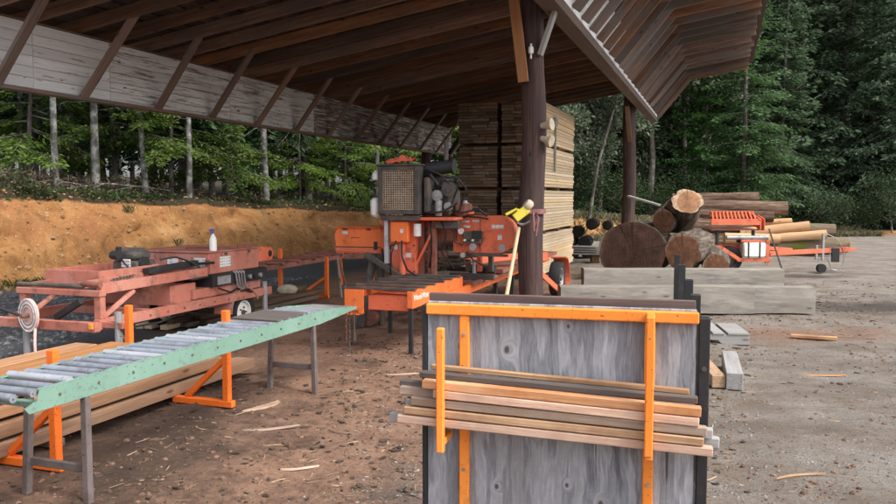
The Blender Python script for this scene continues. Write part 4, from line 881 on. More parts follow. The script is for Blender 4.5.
for k in range(8): MB().cyl((.041, .15+.28*k, .47), (.05, .15+.28*k, .47), .012, None, 6).build('bolt', 'rust', tr)
for q, pts in enumerate((((-.5, 1.0, .9), (-.4, .9, .86), (-.2, 1.1, .84), (-.1, 1.5, .80)), ((-.3, 1.3, 1.0), (-.2, 1.45, 1.02), (-.1, 1.6, .95), (.0, 1.7, .85)), ((.05, 1.9, .62), (.08, 2.1, .55), (.05, 2.3, .58), (.06, 2.6, .5)), ((-.05, .1, .5), (.02, .4, .38), (.0, .9, .36), (-.02, 1.4, .42)))): MB().tube(pts, .012, 6).build('cable', 'hose', tr)
for k in range(3): MB().cyl((.045, 2.55+.12*k, .70), (.075, 2.55+.12*k, .70), .028, None, 10).build('valve_knob', 'black' if k % 2 else 'steel', tr)
MB().span(.046, .06, 1.88, 2.14, .66, .76, .002).build('nameplate', 'steel', tr, 0); MB().beam((-.03, .12, .53), (-.03, .55, .74), .05, .035).build('frame_gusset', A, tr, 0); MB().beam((-.94, .12, .53), (-.94, .55, .74), .05, .035).build('frame_gusset', A, tr, 0)
m = MB()
for k in range(22): m.lathe([(.018, -.005), (.018, .005), (.011, .005), (.011, -.005)], (-.12-.01*k, .35+.035*k, .865), (1, 0, 0) if k % 2 else (0, 0, 1), 6)
m.build('feed_chain', 'engine', tr)
MB().cyl((-.62, 1.02, 1.10), (-.62, 1.02, 1.15), .03, None, 10).build('filler_cap', 'black', en); MB().span(-.56, -.44, .985, 1.0, .93, 1.02, .004).build('engine_label', 'sticker', en, 0); MB().tube([(-.58, 1.0, 1.05), (-.5, .94, 1.0), (-.42, .98, .9)], .01, 6).build('spark_lead', 'hose', en)

# spray bottle standing on the box
def tw(x, y, z, k=YAW, o=(-3.38, 7.6)): return (o[0]+x*math.cos(k)-y*math.sin(k), o[1]+x*math.sin(k)+y*math.cos(k), z)
sb = thing('spray_bottle', 'white spray bottle with blue trigger standing on the salmon box', 'bottle', tw(-.10, 2.02, 1.056))
MB().lathe([(0, 0), (.04, 0), (.043, .02), (.043, .13), (.03, .17), (.016, .19), (.016, .205), (0, .205)], (0, 0, 0), (0, 0, 1), 14).build('bottle_body', 'white', sb)
b2 = MB(); b2.span(-.045, .022, -.012, .012, .232, .262, .004); b2.cyl((0, 0, .206), (0, 0, .234), .018, None, 10); b2.build('spray_head', 'blue', sb); MB().beam((-.03, 0, .232), (-.018, 0, .19), .012, .008).build('trigger', 'blue', sb, 0)

# ------------------------------------------------------------ orange sawmill in the middle
sm = thing('bandsaw_mill', 'orange portable bandsaw mill with engine tower and log bed under the shed', 'sawmill', (-.41, 8.5, 0), YAW)
O = 'orange'; N = 'redor'
# near table
MB().span(-.035, .035, 0, 1.75, .50, .685, .005).build('table_side', O, sm, 0); MB().span(-.78, -.72, .02, 1.75, .56, .685, .005).build('table_side', O, sm, 0)
text('Wood-Mizer', .088, 'white', sm, Matrix.Translation((.0365, .255, .61)) @ Matrix.Rotation(R(90), 4, 'Z') @ Matrix.Rotation(R(90), 4, 'X'))
for k in range(6): MB().span(-.80, .05, .02+.31*k, .075+.31*k, .687, .715, .004).build('bed_bunk', 'engine', sm, 0)
for k in range(5): MB().span(-.715, -.04, .12+.31*k, .27+.31*k, .672, .682, .002).build('bed_plate', O if k % 2 == 0 else N, sm, 0)
MB().span(-.52, -.05, .06, .5, .46, .62, .006).build('toolbox', N, sm, 0); MB().span(-.78, -.55, .0, .019, .42, .684, .004).build('end_plate', O, sm, 0)
MB().span(-.80, -.60, .0, .14, .40, .46, .004).build('end_foot', O, sm, 0)
for x, y, z1 in ((.0, .03, .5), (-.02, .62, .5), (-.74, 1.2, .56)): MB().span(x-.022, x+.022, y-.022, y+.022, 0, z1, .003).build('leg', 'black', sm, 0)
MB().cyl((-.66, .0, .42), (-.66, .0, .20), .010, None, 8).cyl((-.66, .0, .2), (-.66, .0, .12), .022, None, 8).build('hanging_hook', 'engine', sm)
# trailer main rails
MB().beam((.06, 1.0, .50), (.06, 6.9, .56), .07, .11).build('main_rail', O, sm, 0); MB().beam((-.74, 1.76, .52), (-.74, 6.9, .56), .07, .11).build('main_rail', N, sm, 0)
for k in range(6): MB().span(-.70, .02, 2.1+.85*k, 2.17+.85*k, .54, .60, .004).build('crossmember', 'rust', sm, 0)
MB().span(-.2, .3, 2.75, 6.6, .64, .70, .004).build('carriage_rail', 'rust', sm, 0)
MB().cyl((-.1, 2.5, .72), (.26, 2.5, .72), .06, None, 12).cyl((-.4, 2.4, .72), (.2, 2.4, .72), .035, None, 10).build('hydraulic_cylinder', 'black', sm)
MB().cyl((.02, 2.3, .56), (.02, 2.3, .86), .03, None, 10).build('side_support', 'bright', sm); MB().span(-.3, .32, 2.2, 2.27, .60, .68, .004).build('clamp_rail', 'engine', sm, 0)
MB().beam((-.2, 2.6, .80), (.55, 3.6, .86), .06, .09).build('turning_arm', N, sm, 0)
for y in (3.3, 4.3): MB().span(.0, .06, y, y+.06, .0, .5, .003).build('leg', 'black', sm, 0)
wheel(sm, (.50, 5.6, .30), .30, .19, (1, 0, 0), 'steel'); wheel(sm, (-1.15, 5.6, .30), .30, .19, (-1, 0, 0), 'steel')
MB().cyl((-1.1, 5.6, .3), (.45, 5.6, .3), .04, None, 10).build('axle', 'engine', sm)
m = MB(); fender(m, .40, .66, 5.6, .30, .36, .02, -35, 100); m.build('fender', N, sm, 40)
MB().beam((.36, 4.6, .72), (.36, 5.4, .70), .05, .14).build('fender_bracket', N, sm, 0)
MB().beam((.40, 4.55, .52), (.62, 5.15, .16), .03, .09).build('fender_strap', N, sm, 0)
# mast and engine platform
ma = MB().span(-.90, -.56, 1.62, 1.80, .69, 1.40, .006).build('mast', N, sm, 0); MB().span(-.97, -.915, 1.55, 1.61, .84, 1.42, .004).build('mast_guide', 'bright', sm, 0)
MB().span(-.86, -.62, 1.50, 1.615, 1.12, 1.39, .01).build('hydraulic_box', O, ma, 0); MB().span(-.73, -.68, 1.494, 1.4995, 1.24, 1.29, .001).build('sticker', 'sticker', ma, 0)
MB().cyl((-.73, 1.58, .70), (-.73, 1.58, 1.12), .045, None, 12).build('lift_cylinder', N, ma)
for x in (-.52, -.40): MB().beam((x, 1.75, .62), (x, 1.75, 1.38), .05, .07, (1, 0, 0)).build('mast_post', 'rust', sm, 0)
MB().span(-1.0, .0, 1.5, 2.2, 1.405, 1.445, .005).build('engine_platform', N, sm, 0); MB().span(-.98, -.45, 1.455, 1.52, 1.40, 1.47, .005).build('bumper_channel', 'engine', sm, 0)
# radiator
rd = MB().span(-1.00, -.94, 1.42, 1.60, 1.48, 2.09, .006).span(-.50, -.44, 1.42, 1.60, 1.48, 2.09, .006).span(-.939, -.501, 1.42, 1.60, 1.48, 1.54, .006).span(-.939, -.501, 1.42, 1.60, 2.04, 2.09, .006).build('radiator_frame', 'engine', sm, 0)
MB().span(-.938, -.502, 1.50, 1.58, 1.541, 2.039, .002).build('radiator_core', 'black', rd, 0)
g_ = MB(); ng = 14
for k in range(ng+1):
    x = -.936+.432*k/ng; g_.span(x-.0055, x+.0055, 1.448, 1.456, 1.541, 2.039, .001)
for k in range(18):
    z = 1.545+.49*k/17; g_.span(-.937, -.503, 1.440, 1.4475, z-.0055, z+.0055, .001)
g_.build('grille', 'mesh', rd, 0)
MB().cyl((-.72, 1.475, 1.68), (-.72, 1.485, 1.68), .10, None, 20).build('fan_hub', 'engine', rd)
MB().span(-1.02, -.42, 1.40, 1.66, 2.091, 2.115, .008).build('radiator_cap_plate', 'engine', rd, 0); MB().cyl((-.6, 1.5, 2.115), (-.6, 1.5, 2.145), .03, None, 10).build('filler_cap', 'engine', rd)
# engine block
eb = MB().span(-.80, -.12, 1.72, 2.15, 1.46, 1.80, .03).span(-.72, -.2, 1.75, 2.1, 1.80, 1.98, .03).build('engine_block', 'engine', sm, 30)
MB().cyl((-.43, 1.66, 2.05), (-.08, 1.70, 2.09), .085, None, 16).cyl((-.1, 1.7, 2.09), (-.06, 1.7, 2.09), .095, None, 16).build('air_cleaner', 'black', eb)
MB().cyl((-.2, 1.78, 2.0), (-.2, 1.78, 2.42), .03, None, 10).build('exhaust_pipe', 'engine', eb)
MB().span(-.41, -.33, 1.50, 1.70, 1.50, 1.95, .02).build('fan_shroud', 'engine', eb, 0)
for c, r_, mt in (((-.27, 1.66, 1.72), .07, 'steel'), ((-.11, 1.66, 1.80), .095, 'engine'), ((-.12, 1.66, 1.58), .055, 'steel'), ((-.28, 1.66, 1.56), .06, 'engine')):
    MB().cyl(c, (c[0], c[1]-.05, c[2]), r_, None, 18).cyl((c[0], c[1]-.05, c[2]), (c[0], c[1]-.065, c[2]), r_*.45, None, 12).build('pulley', mt, eb)
MB().tube([(-.34, 1.62, 1.78), (-.2, 1.62, 1.90), (-.06, 1.62, 1.90), (.0, 1.62, 1.78), (-.04, 1.62, 1.69), (-.12, 1.62, 1.51), (-.27, 1.62, 1.49), (-.35, 1.62, 1.6)], .012, 6).build('drive_belt', 'hose', eb)
MB().cyl((-.24, 1.60, 1.46), (-.24, 1.60, 1.66), .045, None, 12).build('oil_filter', 'steel', eb); MB().tube([(-.45, 1.6, 1.98), (-.33, 1.55, 1.98), (-.25, 1.6, 1.86), (-.3, 1.7, 1.75)], .022, 8).build('radiator_hose', 'hose', eb)
MB().tube([(-.2, 1.62, 1.95), (.02, 1.6, 1.93), (.1, 1.68, 1.80), (.03, 1.7, 1.6), (-.02, 1.7, 1.45)], .014, 7).build('radiator_hose', 'hose', eb)
MB().span(-.10, .06, 1.8, 2.1, 1.46, 1.62, .02).build('clutch_housing', 'rust', eb, 0); MB().span(-.5, -.3, 1.72, 1.9, 1.98, 2.06, .02).build('battery', 'black', eb, 0)
MB().lathe([(0, 0), (.05, 0), (.055, .03), (.055, .08), (.03, .10), (.025, .12), (0, .12)], (-1.05, 1.5, 1.92), (0, 0, 1), 12).build('overflow_bottle', 'white', sm)
MB().span(-1.13, -1.01, 1.45, 1.75, 1.44, 1.69, .035).build('fuel_tank', 'white', sm, 40); MB().tube([(-1.07, 1.6, 1.69), (-1.07, 1.6, 1.75), (-1.0, 1.6, 1.82)], .012, 6).build('fuel_line', 'hose', sm)
# crumpled red cloth on the radiator
vs = []; n = 9
for i in range(n):
    for k in range(n): u, v = i/(n-1)-.5, k/(n-1)-.5; vs.append((u*.34+.03*math.sin(v*9), v*.2, .035+.05*abs(noise.noise((u*4, v*4, 3)))*2+.05*max(0, u)-.06*(u*u+v*v)))
top_ = MB().add(vs+[(p[0], p[1], p[2]-.012) for p in vs], [(i*n+k, i*n+k+1, (i+1)*n+k+1, (i+1)*n+k) for i in range(n-1) for k in range(n-1)]+[(n*n+i*n+k, n*n+(i+1)*n+k, n*n+(i+1)*n+k+1, n*n+i*n+k+1) for i in range(n-1) for k in range(n-1)]+
    [(i, i+1, n*n+i+1, n*n+i) for i in range(n-1)]+[(n*(n-1)+i, n*n+n*(n-1)+i, n*n+n*(n-1)+i+1, n*(n-1)+i+1) for i in range(n-1)]+[(i*n, n*n+i*n, n*n+(i+1)*n, (i+1)*n) for i in range(n-1)]+[(i*n+n-1, (i+1)*n+n-1, n*n+(i+1)*n+n-1, n*n+i*n+n-1) for i in range(n-1)])
rag = top_.build('cloth', 'cloth', None, 60); rag.location = tw(-.72, 1.5, 2.125, YAW, (-.41, 8.5)); rag.rotation_euler = (0, 0, YAW); tag(rag, 'crumpled red-orange cloth lying on top of the radiator', 'cloth')
# saw head: beam, guards, controls
MB().span(-1.2, .2, 2.0, 2.10, 1.30, 1.40, .006).build('head_beam', N, sm, 0); MB().span(-.52, -.1, 1.95, 2.12, 1.12, 1.30, .006).build('head_plate', 'rust', sm, 0)
lg = MB().prism([(-1.83, .94), (-1.17, .94), (-1.17, 1.28), (-1.80, 1.28), (-1.86, 1.20)], lambda u, v: (u, 1.90, v), lambda u, v: (u, 2.18, v)).build('drive_guard', O, sm, 0)
MB().span(-1.84, -1.16, 1.893, 1.8995, 1.015, 1.03, .002).build('guard_trim', 'engine', lg, 0); MB().span(-1.27, -1.22, 1.885, 1.8995, .98, 1.10, .002).build('guard_vent', 'black', lg, 0); MB().span(-1.62, -1.48, 1.896, 1.8995, 1.145, 1.155, .001).build('guard_mark', 'rust', lg, 0)
pr = [(-.16, .98), (.42, .98)]+[(.42+.24*math.sin(R(t)), 1.22-.24*math.cos(R(t))) for t in range(12, 180, 12)]+[(.42, 1.46), (.10, 1.46), (.02, 1.40), (-.16, 1.40)]
rgd = MB().prism(pr, lambda u, v: (u, 1.95, v), lambda u, v: (u, 2.2, v)).build('idle_guard', 'redor', sm, 30)
m = MB(); rim_ = pr[2:15]
for a_, b_ in zip(rim_[:-1], rim_[1:]): m.beam((a_[0], 1.945, a_[1]), (b_[0], 1.945, b_[1]), .012, .016)
m.build('guard_lip', O, rgd, 0); MB().span(.205, .215, 1.94, 1.9495, .985, 1.455, .002).build('guard_seam', 'rust', rgd, 0)
for x0, x1, z0, z1 in ((.36, .52, 1.295, 1.345), (.44, .50, 1.15, 1.215), (-.05, .06, 1.37, 1.395), (.10, .19, 1.37, 1.40), (-.02, .07, 1.30, 1.33)): MB().span(x0, x1, 1.942, 1.9495, z0, z1, .001).build('sticker', 'sticker', rgd, 0)
MB().cyl((.50, 1.9495, 1.05), (.50, 1.940, 1.05), .05, None, 18).build('round_sticker', 'steel', rgd)
cp = MB().span(.0, .24, 1.86, 1.949, 1.10, 1.26, .006).build('control_box', 'engine', sm, 0); MB().span(.13, .26, 1.84, 1.859, 1.17, 1.27, .004).build('display', 'black', cp, 0)
for k in range(4): MB().cyl((.03+.055*k, 1.86, 1.145), (.03+.055*k, 1.825, 1.145), .014, None, 8).build('knob', 'black' if k % 2 else 'white', cp)
MB().cyl((.14, 1.86, 1.06), (.14, 1.84, 1.06), .05, None, 14).build('gauge', 'steel', cp); MB().cyl((-.03, 1.88, 1.26), (-.03, 1.86, 1.26), .04, None, 14).build('gauge', 'white', cp); MB().cyl((.0, 1.88, .95), (.0, 1.85, .95), .035, None, 12).build('gauge', 'cream', cp)
MB().tube([(-.05, 1.9, 1.42), (.05, 1.86, 1.45), (.22, 1.86, 1.44), (.33, 1.9, 1.42)], .014, 6).build('cable', 'hose', sm); MB().tube([(-.2, 1.85, 1.35), (-.1, 1.83, 1.25), (-.1, 1.83, 1.12), (.0, 1.86, 1.08)], .012, 6).build('cable', 'hose', sm)
MB().span(-.26, .08, 1.86, 2.1, 1.475, 1.52, .008).build('top_bracket', O, sm, 0); MB().cyl((.0, 1.95, 1.52), (.0, 1.95, 1.63), .045, None, 12).cyl((.0, 1.95, 1.63), (.0, 1.95, 1.655), .03, None, 10).build('lube_bottle', 'bright', sm)
MB().span(-.34, .58, 1.92, 1.97, .935, .965, .004).build('blade_guide_arm', 'engine', sm, 0); MB().span(-.36, -.25, 1.9, 2.02, .90, .99, .006).build('blade_guide', 'rust', sm, 0); MB().span(-1.2, .45, 2.06, 2.062, .955, .985, .0005).build('saw_blade', 'bright', sm, 0)
for p0, p1, r_ in (((-1.20, 1.75, .95), (-1.32, 1.55, .0), .055), ((-1.08, 1.7, .9), (-1.12, 1.8, .0), .045)): MB().cyl(p0, p1, r_, None, 10).build('support_leg', 'engine', sm)
MB().beam((-1.25, 1.6, .95), (-.72, 1.5, .68), .05, .07).build('feed_arm', 'engine', sm, 0); MB().beam((-1.4, 1.9, .9), (-1.7, 1.9, .88), .06, .06).build('feed_arm', 'rust', sm, 0)
MB().cyl((-1.22, 1.62, .1), (-1.22, 1.80, .1), .1, None, 16).build('caster_wheel', 'rust', sm)

# hoses, fittings, decals and levers of the mill
for q, pts in enumerate((((-.70, 1.49, 1.14), (-.66, 1.40, .95), (-.60, 1.42, .78), (-.5, 1.6, .66)), ((-.78, 1.49, 1.14), (-.80, 1.38, .98), (-.82, 1.40, .80), (-.9, 1.6, .6)), ((-.35, 1.6, 1.42), (-.30, 1.5, 1.2), (-.32, 1.55, 1.0), (-.4, 1.7, .8)), ((-.22, 1.62, 1.42), (-.12, 1.55, 1.22), (-.2, 1.6, 1.0), (-.1, 1.8, .78)),
        ((.3, 1.95, 1.46), (.22, 1.85, 1.54), (.0, 1.8, 1.5), (-.15, 1.75, 1.55)), ((-.44, 1.60, 2.0), (-.36, 1.52, 2.05), (-.2, 1.55, 1.98), (-.1, 1.6, 1.88)), ((-.40, 1.55, 1.55), (-.30, 1.5, 1.50), (-.15, 1.52, 1.52), (.0, 1.62, 1.62)), ((.06, 1.85, 1.0), (.16, 1.78, .9), (.3, 1.9, .8), (.2, 2.3, .7)), ((-1.17, 1.95, 1.0), (-1.08, 1.75, .92), (-.95, 1.6, .85), (-.8, 1.7, .72)))):
    MB().tube(pts, .011 if q % 2 else .014, 6).build('hydraulic_hose', 'hose', sm)
for k in range(5): MB().cyl((-.88+.06*k, 1.60, 1.395), (-.885+.062*k, 1.53, 1.475), .008, None, 6).build('valve_lever', 'black' if k % 2 else 'steel', sm)
for x0, x1, z0, z1, y in ((-.86, -.80, 1.02, 1.08, 1.612), (-.70, -.62, .92, .98, 1.612), (-1.74, -1.66, 1.19, 1.235, 1.892)): MB().span(x0, x1, y, y+.006, z0, z1, .001).build('sticker', 'sticker', sm, 0)
for x, z in ((-.88, .74), (-.58, .74), (-.88, 1.08), (-.58, 1.08), (-.58, 1.34)): MB().cyl((x, 1.621, z), (x, 1.606, z), .014, None, 6).build('bolt', 'engine', sm)
for k in range(9): t = R(20*k+10); MB().cyl((.42+.215*math.sin(t), 1.951, 1.22-.215*math.cos(t)), (.42+.215*math.sin(t), 1.941, 1.22-.215*math.cos(t)), .008, None, 6).build('bolt', 'steel', rgd)
MB().span(-1.87, -1.15, 1.86, 2.19, 1.281, 1.296, .004).build('guard_lid', 'orange', lg, 0); MB().beam((-1.84, 1.89, .985), (-1.18, 1.89, .965), .012, .05).build('guard_lip', 'redor', lg, 0)
for x in (-1.7, -1.35): MB().span(x-.03, x+.03, 1.878, 1.899, 1.255, 1.28, .002).build('hinge', 'engine', lg, 0)
MB().span(-.30, .02, 1.62, 1.70, 1.30, 1.40, .006).build('valve_block', 'engine', sm, 0); MB().cyl((-.52, 1.58, 1.20), (-.52, 1.58, 1.36), .05, None, 12).build('hydraulic_filter', 'white', sm)
MB().span(-.36, -.30, 1.66, 1.72, .62, 1.40, .004).build('mast_post', 'rust', sm, 0); MB().beam((-.62, 1.66, .72), (-.30, 1.70, 1.36), .03, .05, (0, 1, 0)).build('mast_strut', 'redor', sm, 0)
m = MB()
for k in range(26): m.lathe([(.016, -.004), (.016, .004), (.010, .004), (.010, -.004)], (-.45+.025*k, 1.88, .885-.05*math.sin(k*.12)), (1, 0, 0) if k % 2 else (0, 1, 0), 6)
m.build('drive_chain', 'engine', sm)
for k in range(3): MB().span(-.10+.16*k, -.04+.16*k, 2.28, 2.36, .70, .86+.04*k, .004).build('log_clamp', 'engine' if k != 1 else 'redor', sm, 0)
MB().beam((-.7, 2.1, .62), (-.2, 3.4, .66), .09, .07).build('turning_arm', 'engine', sm, 0); MB().beam((.12, 1.9, .58), (.30, 3.9, .62), .05, .05).build('hydraulic_pipe', 'rust', sm, 0)

# long pale handle leaning on the pole
tag(MB().tube([(.58, 9.12, .02), (.66, 9.27, .40), (.86, 9.66, 1.33)], .026, 10, .022).build('tool_handle', 'handle'), 'long pale wooden tool handle leaning against the dark pole', 'tool handle')
# yellow tool on the pole
def pw(dx, dz, dy=0): return (1.055+dx, 9.83+dy-.155, dz)
yt = thing('yellow_tool', 'yellow metal tool with a tan drum strapped to the dark pole', 'tool', (.93, 9.66, 1.5))
ym = Matrix.Rotation(R(-38), 3, 'Y')
def yb(c, s_): return MB().box(ym @ Vector(c), s_, ym, .004)
yb((-.03, -.04, .03), (.20, .012, .10)).build('side_plate', 'yellow', yt, 0); yb((-.03, .06, .03), (.20, .012, .10)).build('side_plate', 'yellow', yt, 0); yb((-.03, .01, -.022), (.20, .09, .012)).build('base_plate', 'yellow', yt, 0)
MB().cyl(ym @ Vector((-.04, .01, .10)), ym @ Vector((-.19, .0, .13)), .018, None, 10).build('grip', 'yellow', yt); yb((-.04, .01, .085), (.03, .11, .03)).build('crossbar', 'yellow', yt, 0)
MB().lathe([(0, -.05), (.055, -.045), (.072, -.02), (.072, .02), (.055, .045), (0, .05)], (.04, .0, .10), (1, .2, -.8), 16).build('drum', 'cream', yt)
m = MB()
for k in range(12): m.lathe([(.013, -.003), (.013, .003), (.008, .003), (.008, -.003)], (-.09+.013*k, -.05, -.11-.02*math.sin(k*.35)), (1, 0, 0) if k % 2 else (0, 1, .4), 8)
m.build('chain', 'bright', yt)
for q, (x, l_) in enumerate(((.10, .16), (.14, .22), (.12, .12))): MB().tube([(x, -.04, .02), (x+.02*q, -.06, -.05), (x+.01-.02*q, -.05, -.05-l_)], .012, 5, .018).build('ribbon', 'plum', yt)
st_ = MB().lathe([(.163, -.03), (.168, -.03), (.168, .03), (.163, .03)], (1.06, 9.99, 1.52), (0, 0, 1), 24); o = st_.build('pole_strap', 'plum'); tag(o, 'plum coloured strap round the dark pole behind the yellow tool', 'strap')
# white lamp socket high on the pole
ls = thing('lamp_socket', 'small white lamp socket high on the dark pole', 'lamp socket', (1.01, 9.83, 3.44)); MB().lathe([(0, 0), (.03, 0), (.035, .04), (.03, .08), (.014, .09), (.014, .12), (0, .12)], (0, 0, 0), (0, 0, 1), 12).build('socket_body', 'white', ls); MB().cyl((0, 0, -.06), (0, 0, .0), .012, None, 8).build('pull_tip', 'white', ls)
# twin flood lamps on the right of the pole
for q, (zz, lb) in enumerate(((2.58, 'upper dusty cream floodlamp on the right side of the dark pole'), (2.40, 'lower dusty cream floodlamp on the right side of the dark pole'))):
    fl = thing('floodlamp', lb, 'lamp', (1.21, 9.86, zz), 0, 'floodlamps on the pole'); t_ = Vector((.75, -.5, .1 if q == 0 else -.25)).normalized()
    MB().lathe([(0, -.09), (.035, -.088), (.04, -.02), (.072, .05), (.075, .075), (.066, .078), (0, .06)], (.0, 0, 0), t_, 18).build('lamp_head', 'cream', fl); MB().cyl((-.06, .06, 0), (-.01, .02, 0), .016, None, 8).build('bracket', 'engine', fl)
# axe hanging on the right stack
ax_ = thing('hanging_axe', 'grey wooden axe hanging on the pale board stack', 'axe', tw(SX1+.035, 17.45, 2.6, YAW, (0, 0)), YAW)
MB().tube([(0, 0, .75), (0, .01, .35), (0, -.02, -.35)], .026, 8).build('axe_handle', 'greywood', ax_); MB().prism([(-.14, .62), (.14, .66), (.16, .82), (-.1, .84)], lambda u, v: (-.02, u, v), lambda u, v: (.03, u, v)).build('axe_head', 'greywood', ax_, 0)

# ------------------------------------------------------------ outfeed table and lumber behind the mill
of = thing('outfeed_table', 'rusty red outfeed table on bright orange stands behind the salmon trailer', 'table', (-2.75, 13.0, 0), YAW)
for x in (-.04, .25, .52): MB().span(x-.03, x+.03, -1.6, 2.9, .62, .69, .004).build('rail', 'rust', of, 0)
for k in range(9): MB().cyl((-.1, -1.4+.5*k, .70), (.6, -1.4+.5*k, .70), .03, None, 10).build('roller', 'rust', of)
for x, y, H in ((.0, .0, .86), (.56, .55, .70), (-.1, 2.4, .69), (.56, 2.4, .62)):
    MB().span(x-.03, x+.03, y-.03, y+.03, 0, H, .004).build('upright', 'standor', of, 0)
MB().beam((.52, .55, .34), (.08, .55, .04), .045, .045, (0, 1, 0)).build('diagonal_brace', 'standor', of, 0); MB().span(.05, .6, .52, .58, .0, .05, .004).build('foot_beam', 'standor', of, 0)
MB().beam((.76, .7, .0), (.70, .68, .66), .03, .03, (0, 1, 0)).build('prop', 'steel', of, 0); MB().beam((.86, .75, .0), (.72, .7, .66), .03, .03, (0, 1, 0)).build('prop', 'rust', of, 0)
rg = random.Random(31)
for k in range(11):
    x = -.55+.12*(k % 6)+(.05 if k > 5 else 0); z = .04+(.07 if k > 5 else 0); o = board('long_board', (x, -2.4+rg.uniform(-.4, .3), z), (x+rg.uniform(-.1, .1), .9+rg.uniform(-.6, .6), z), .11, .06, rg.choice(('darklum', 'redlum', 'palelum')))
    o.matrix_world = Matrix.Translation((-2.55, 12.6, 0)) @ Matrix.Rotation(YAW, 4, 'Z') @ Matrix.LocRotScale(o.location, o.rotation_euler, None); tag(o, 'brown board lying in the low heap under the red outfeed table', 'board', 'boards heaped under the outfeed table')
tag(MB().add([(p[0]*.17, p[1]*.12, p[2]*.09) for p in [(math.cos(t)*math.cos(f)*(1+.2*math.sin(3*t)), math.sin(t)*math.cos(f), .6+math.sin(f)) for f in (-.6, 0, .6, 1.2) for t in [k*.628 for k in range(10)]]], [(r_*10+k, r_*10+(k+1) % 10, (r_+1)*10+(k+1) % 10, (r_+1)*10+k) for r_ in range(3) for k in range(10)]+[tuple(range(30, 40)), tuple(range(10))[::-1]]).build('bark_lump', 'cream', None, 50), 'pale lump of wood on the boards beside the orange upright', 'wood scrap').location = (-2.62, 12.9, .14)

# ------------------------------------------------------------ big squared timbers, pallet, offcuts
def rough_beam(L, w_, h_, seed):
    """squared timber with waney, wobbling faces, local X along"""
    n = max(6, int(L/.12)); vs = []; c = [(-1, -1), (-.3, -1.0), (.3, -1.0), (1, -1), (1, -.3), (1, .3), (1, 1), (.3, 1), (-.3, 1), (-1, 1), (-1, .3), (-1, -.3)]; m_ = len(c)
    for i in range(n+1):
        x = L*i/n
        for k, (a_, b_) in enumerate(c):
            e_ = .93+.05*noise.noise((x*1.3, k*1.7, seed)) if abs(a_) == 1 and abs(b_) == 1 else 1.
            vs.append((x+.012*noise.noise((k*2.1, i, seed)), a_*e_*w_/2+.010*noise.noise((x*.9, k*.9, seed)), h_/2+b_*e_*h_/2+.010*noise.noise((x*.8, k*.8, seed+5))))
    return MB().add(vs, [(i*m_+k, i*m_+(k+1) % m_, (i+1)*m_+(k+1) % m_, (i+1)*m_+k) for i in range(n) for k in range(m_)]+[tuple(range(m_))[::-1], tuple(range(n*m_, (n+1)*m_))])
def timber2(label, x0, y0, x1, y1, w_, h_, split):
    t = thing('squared_timber', label, 'timber', (x0, y0, 0), math.atan2(y1-y0, x1-x0)); L = math.hypot(x1-x0, y1-y0)
    rough_beam(L*split-.001, w_, h_, x0).build('beam_section', 'timber', t, 50); o = rough_beam(L*(1-split)-.001, w_-.01, h_-.008, y0).build('beam_section', 'timber', t, 50); o.location.x = L*split+.001; return t
timber2('long weathered grey squared timber lying nearer the camera', 1.63, 11.62, 5.32, 11.60, .36, .41, .76)
timber2('shorter grey squared timber lying behind the longer one', 2.42, 14.25, 5.98, 14.25, .34, .43, .78)
pl = thing('small_pallet', 'small grey wooden pallet with slats beside the rack', 'pallet', (3.15, 9.45, 0), R(-8))
for k in range(5): MB().span(-.55+.17*k, -.55+.17*k+(.13 if k < 4 else .24), -.34, .42, .112, .135, .003).build('slat', 'greywood', pl, 0)
for y in (-.33, .36): MB().prism([(-.55, .0), (-.22, .0), (-.17, .05), (.02, .05), (.07, .0), (.37, .0), (.37, .11), (-.55, .11)], lambda u, v: (u, y, v), lambda u, v: (u, y+.045, v)).build('stringer', 'greywood', pl, 0)
def off(label, p0, p1, w_, h_, mat): tag(board('wood_block', p0, p1, w_, h_, mat), label, 'wood block', 'offcuts beside the rack')
off('grey square wood block lying right of the other offcuts, end towards the camera', (2.53, 6.93, .075), (2.84, 7.95, .075), .14, .15, 'greywood')
off('grey offcut nearest the black rack post, standing on edge', (2.32, 7.25, .13), (2.60, 8.5, .13), .06, .25, 'greywood')
off('brown and cream offcut lying between two grey blocks', (2.41, 6.98, .06), (2.50, 7.9, .09), .12, .11, 'oldlum')
off('small pale split stick on the dirt right of the pallet', (4.15, 9.55, .025), (4.62, 9.35, .025), .09, .035, 'oldlum')

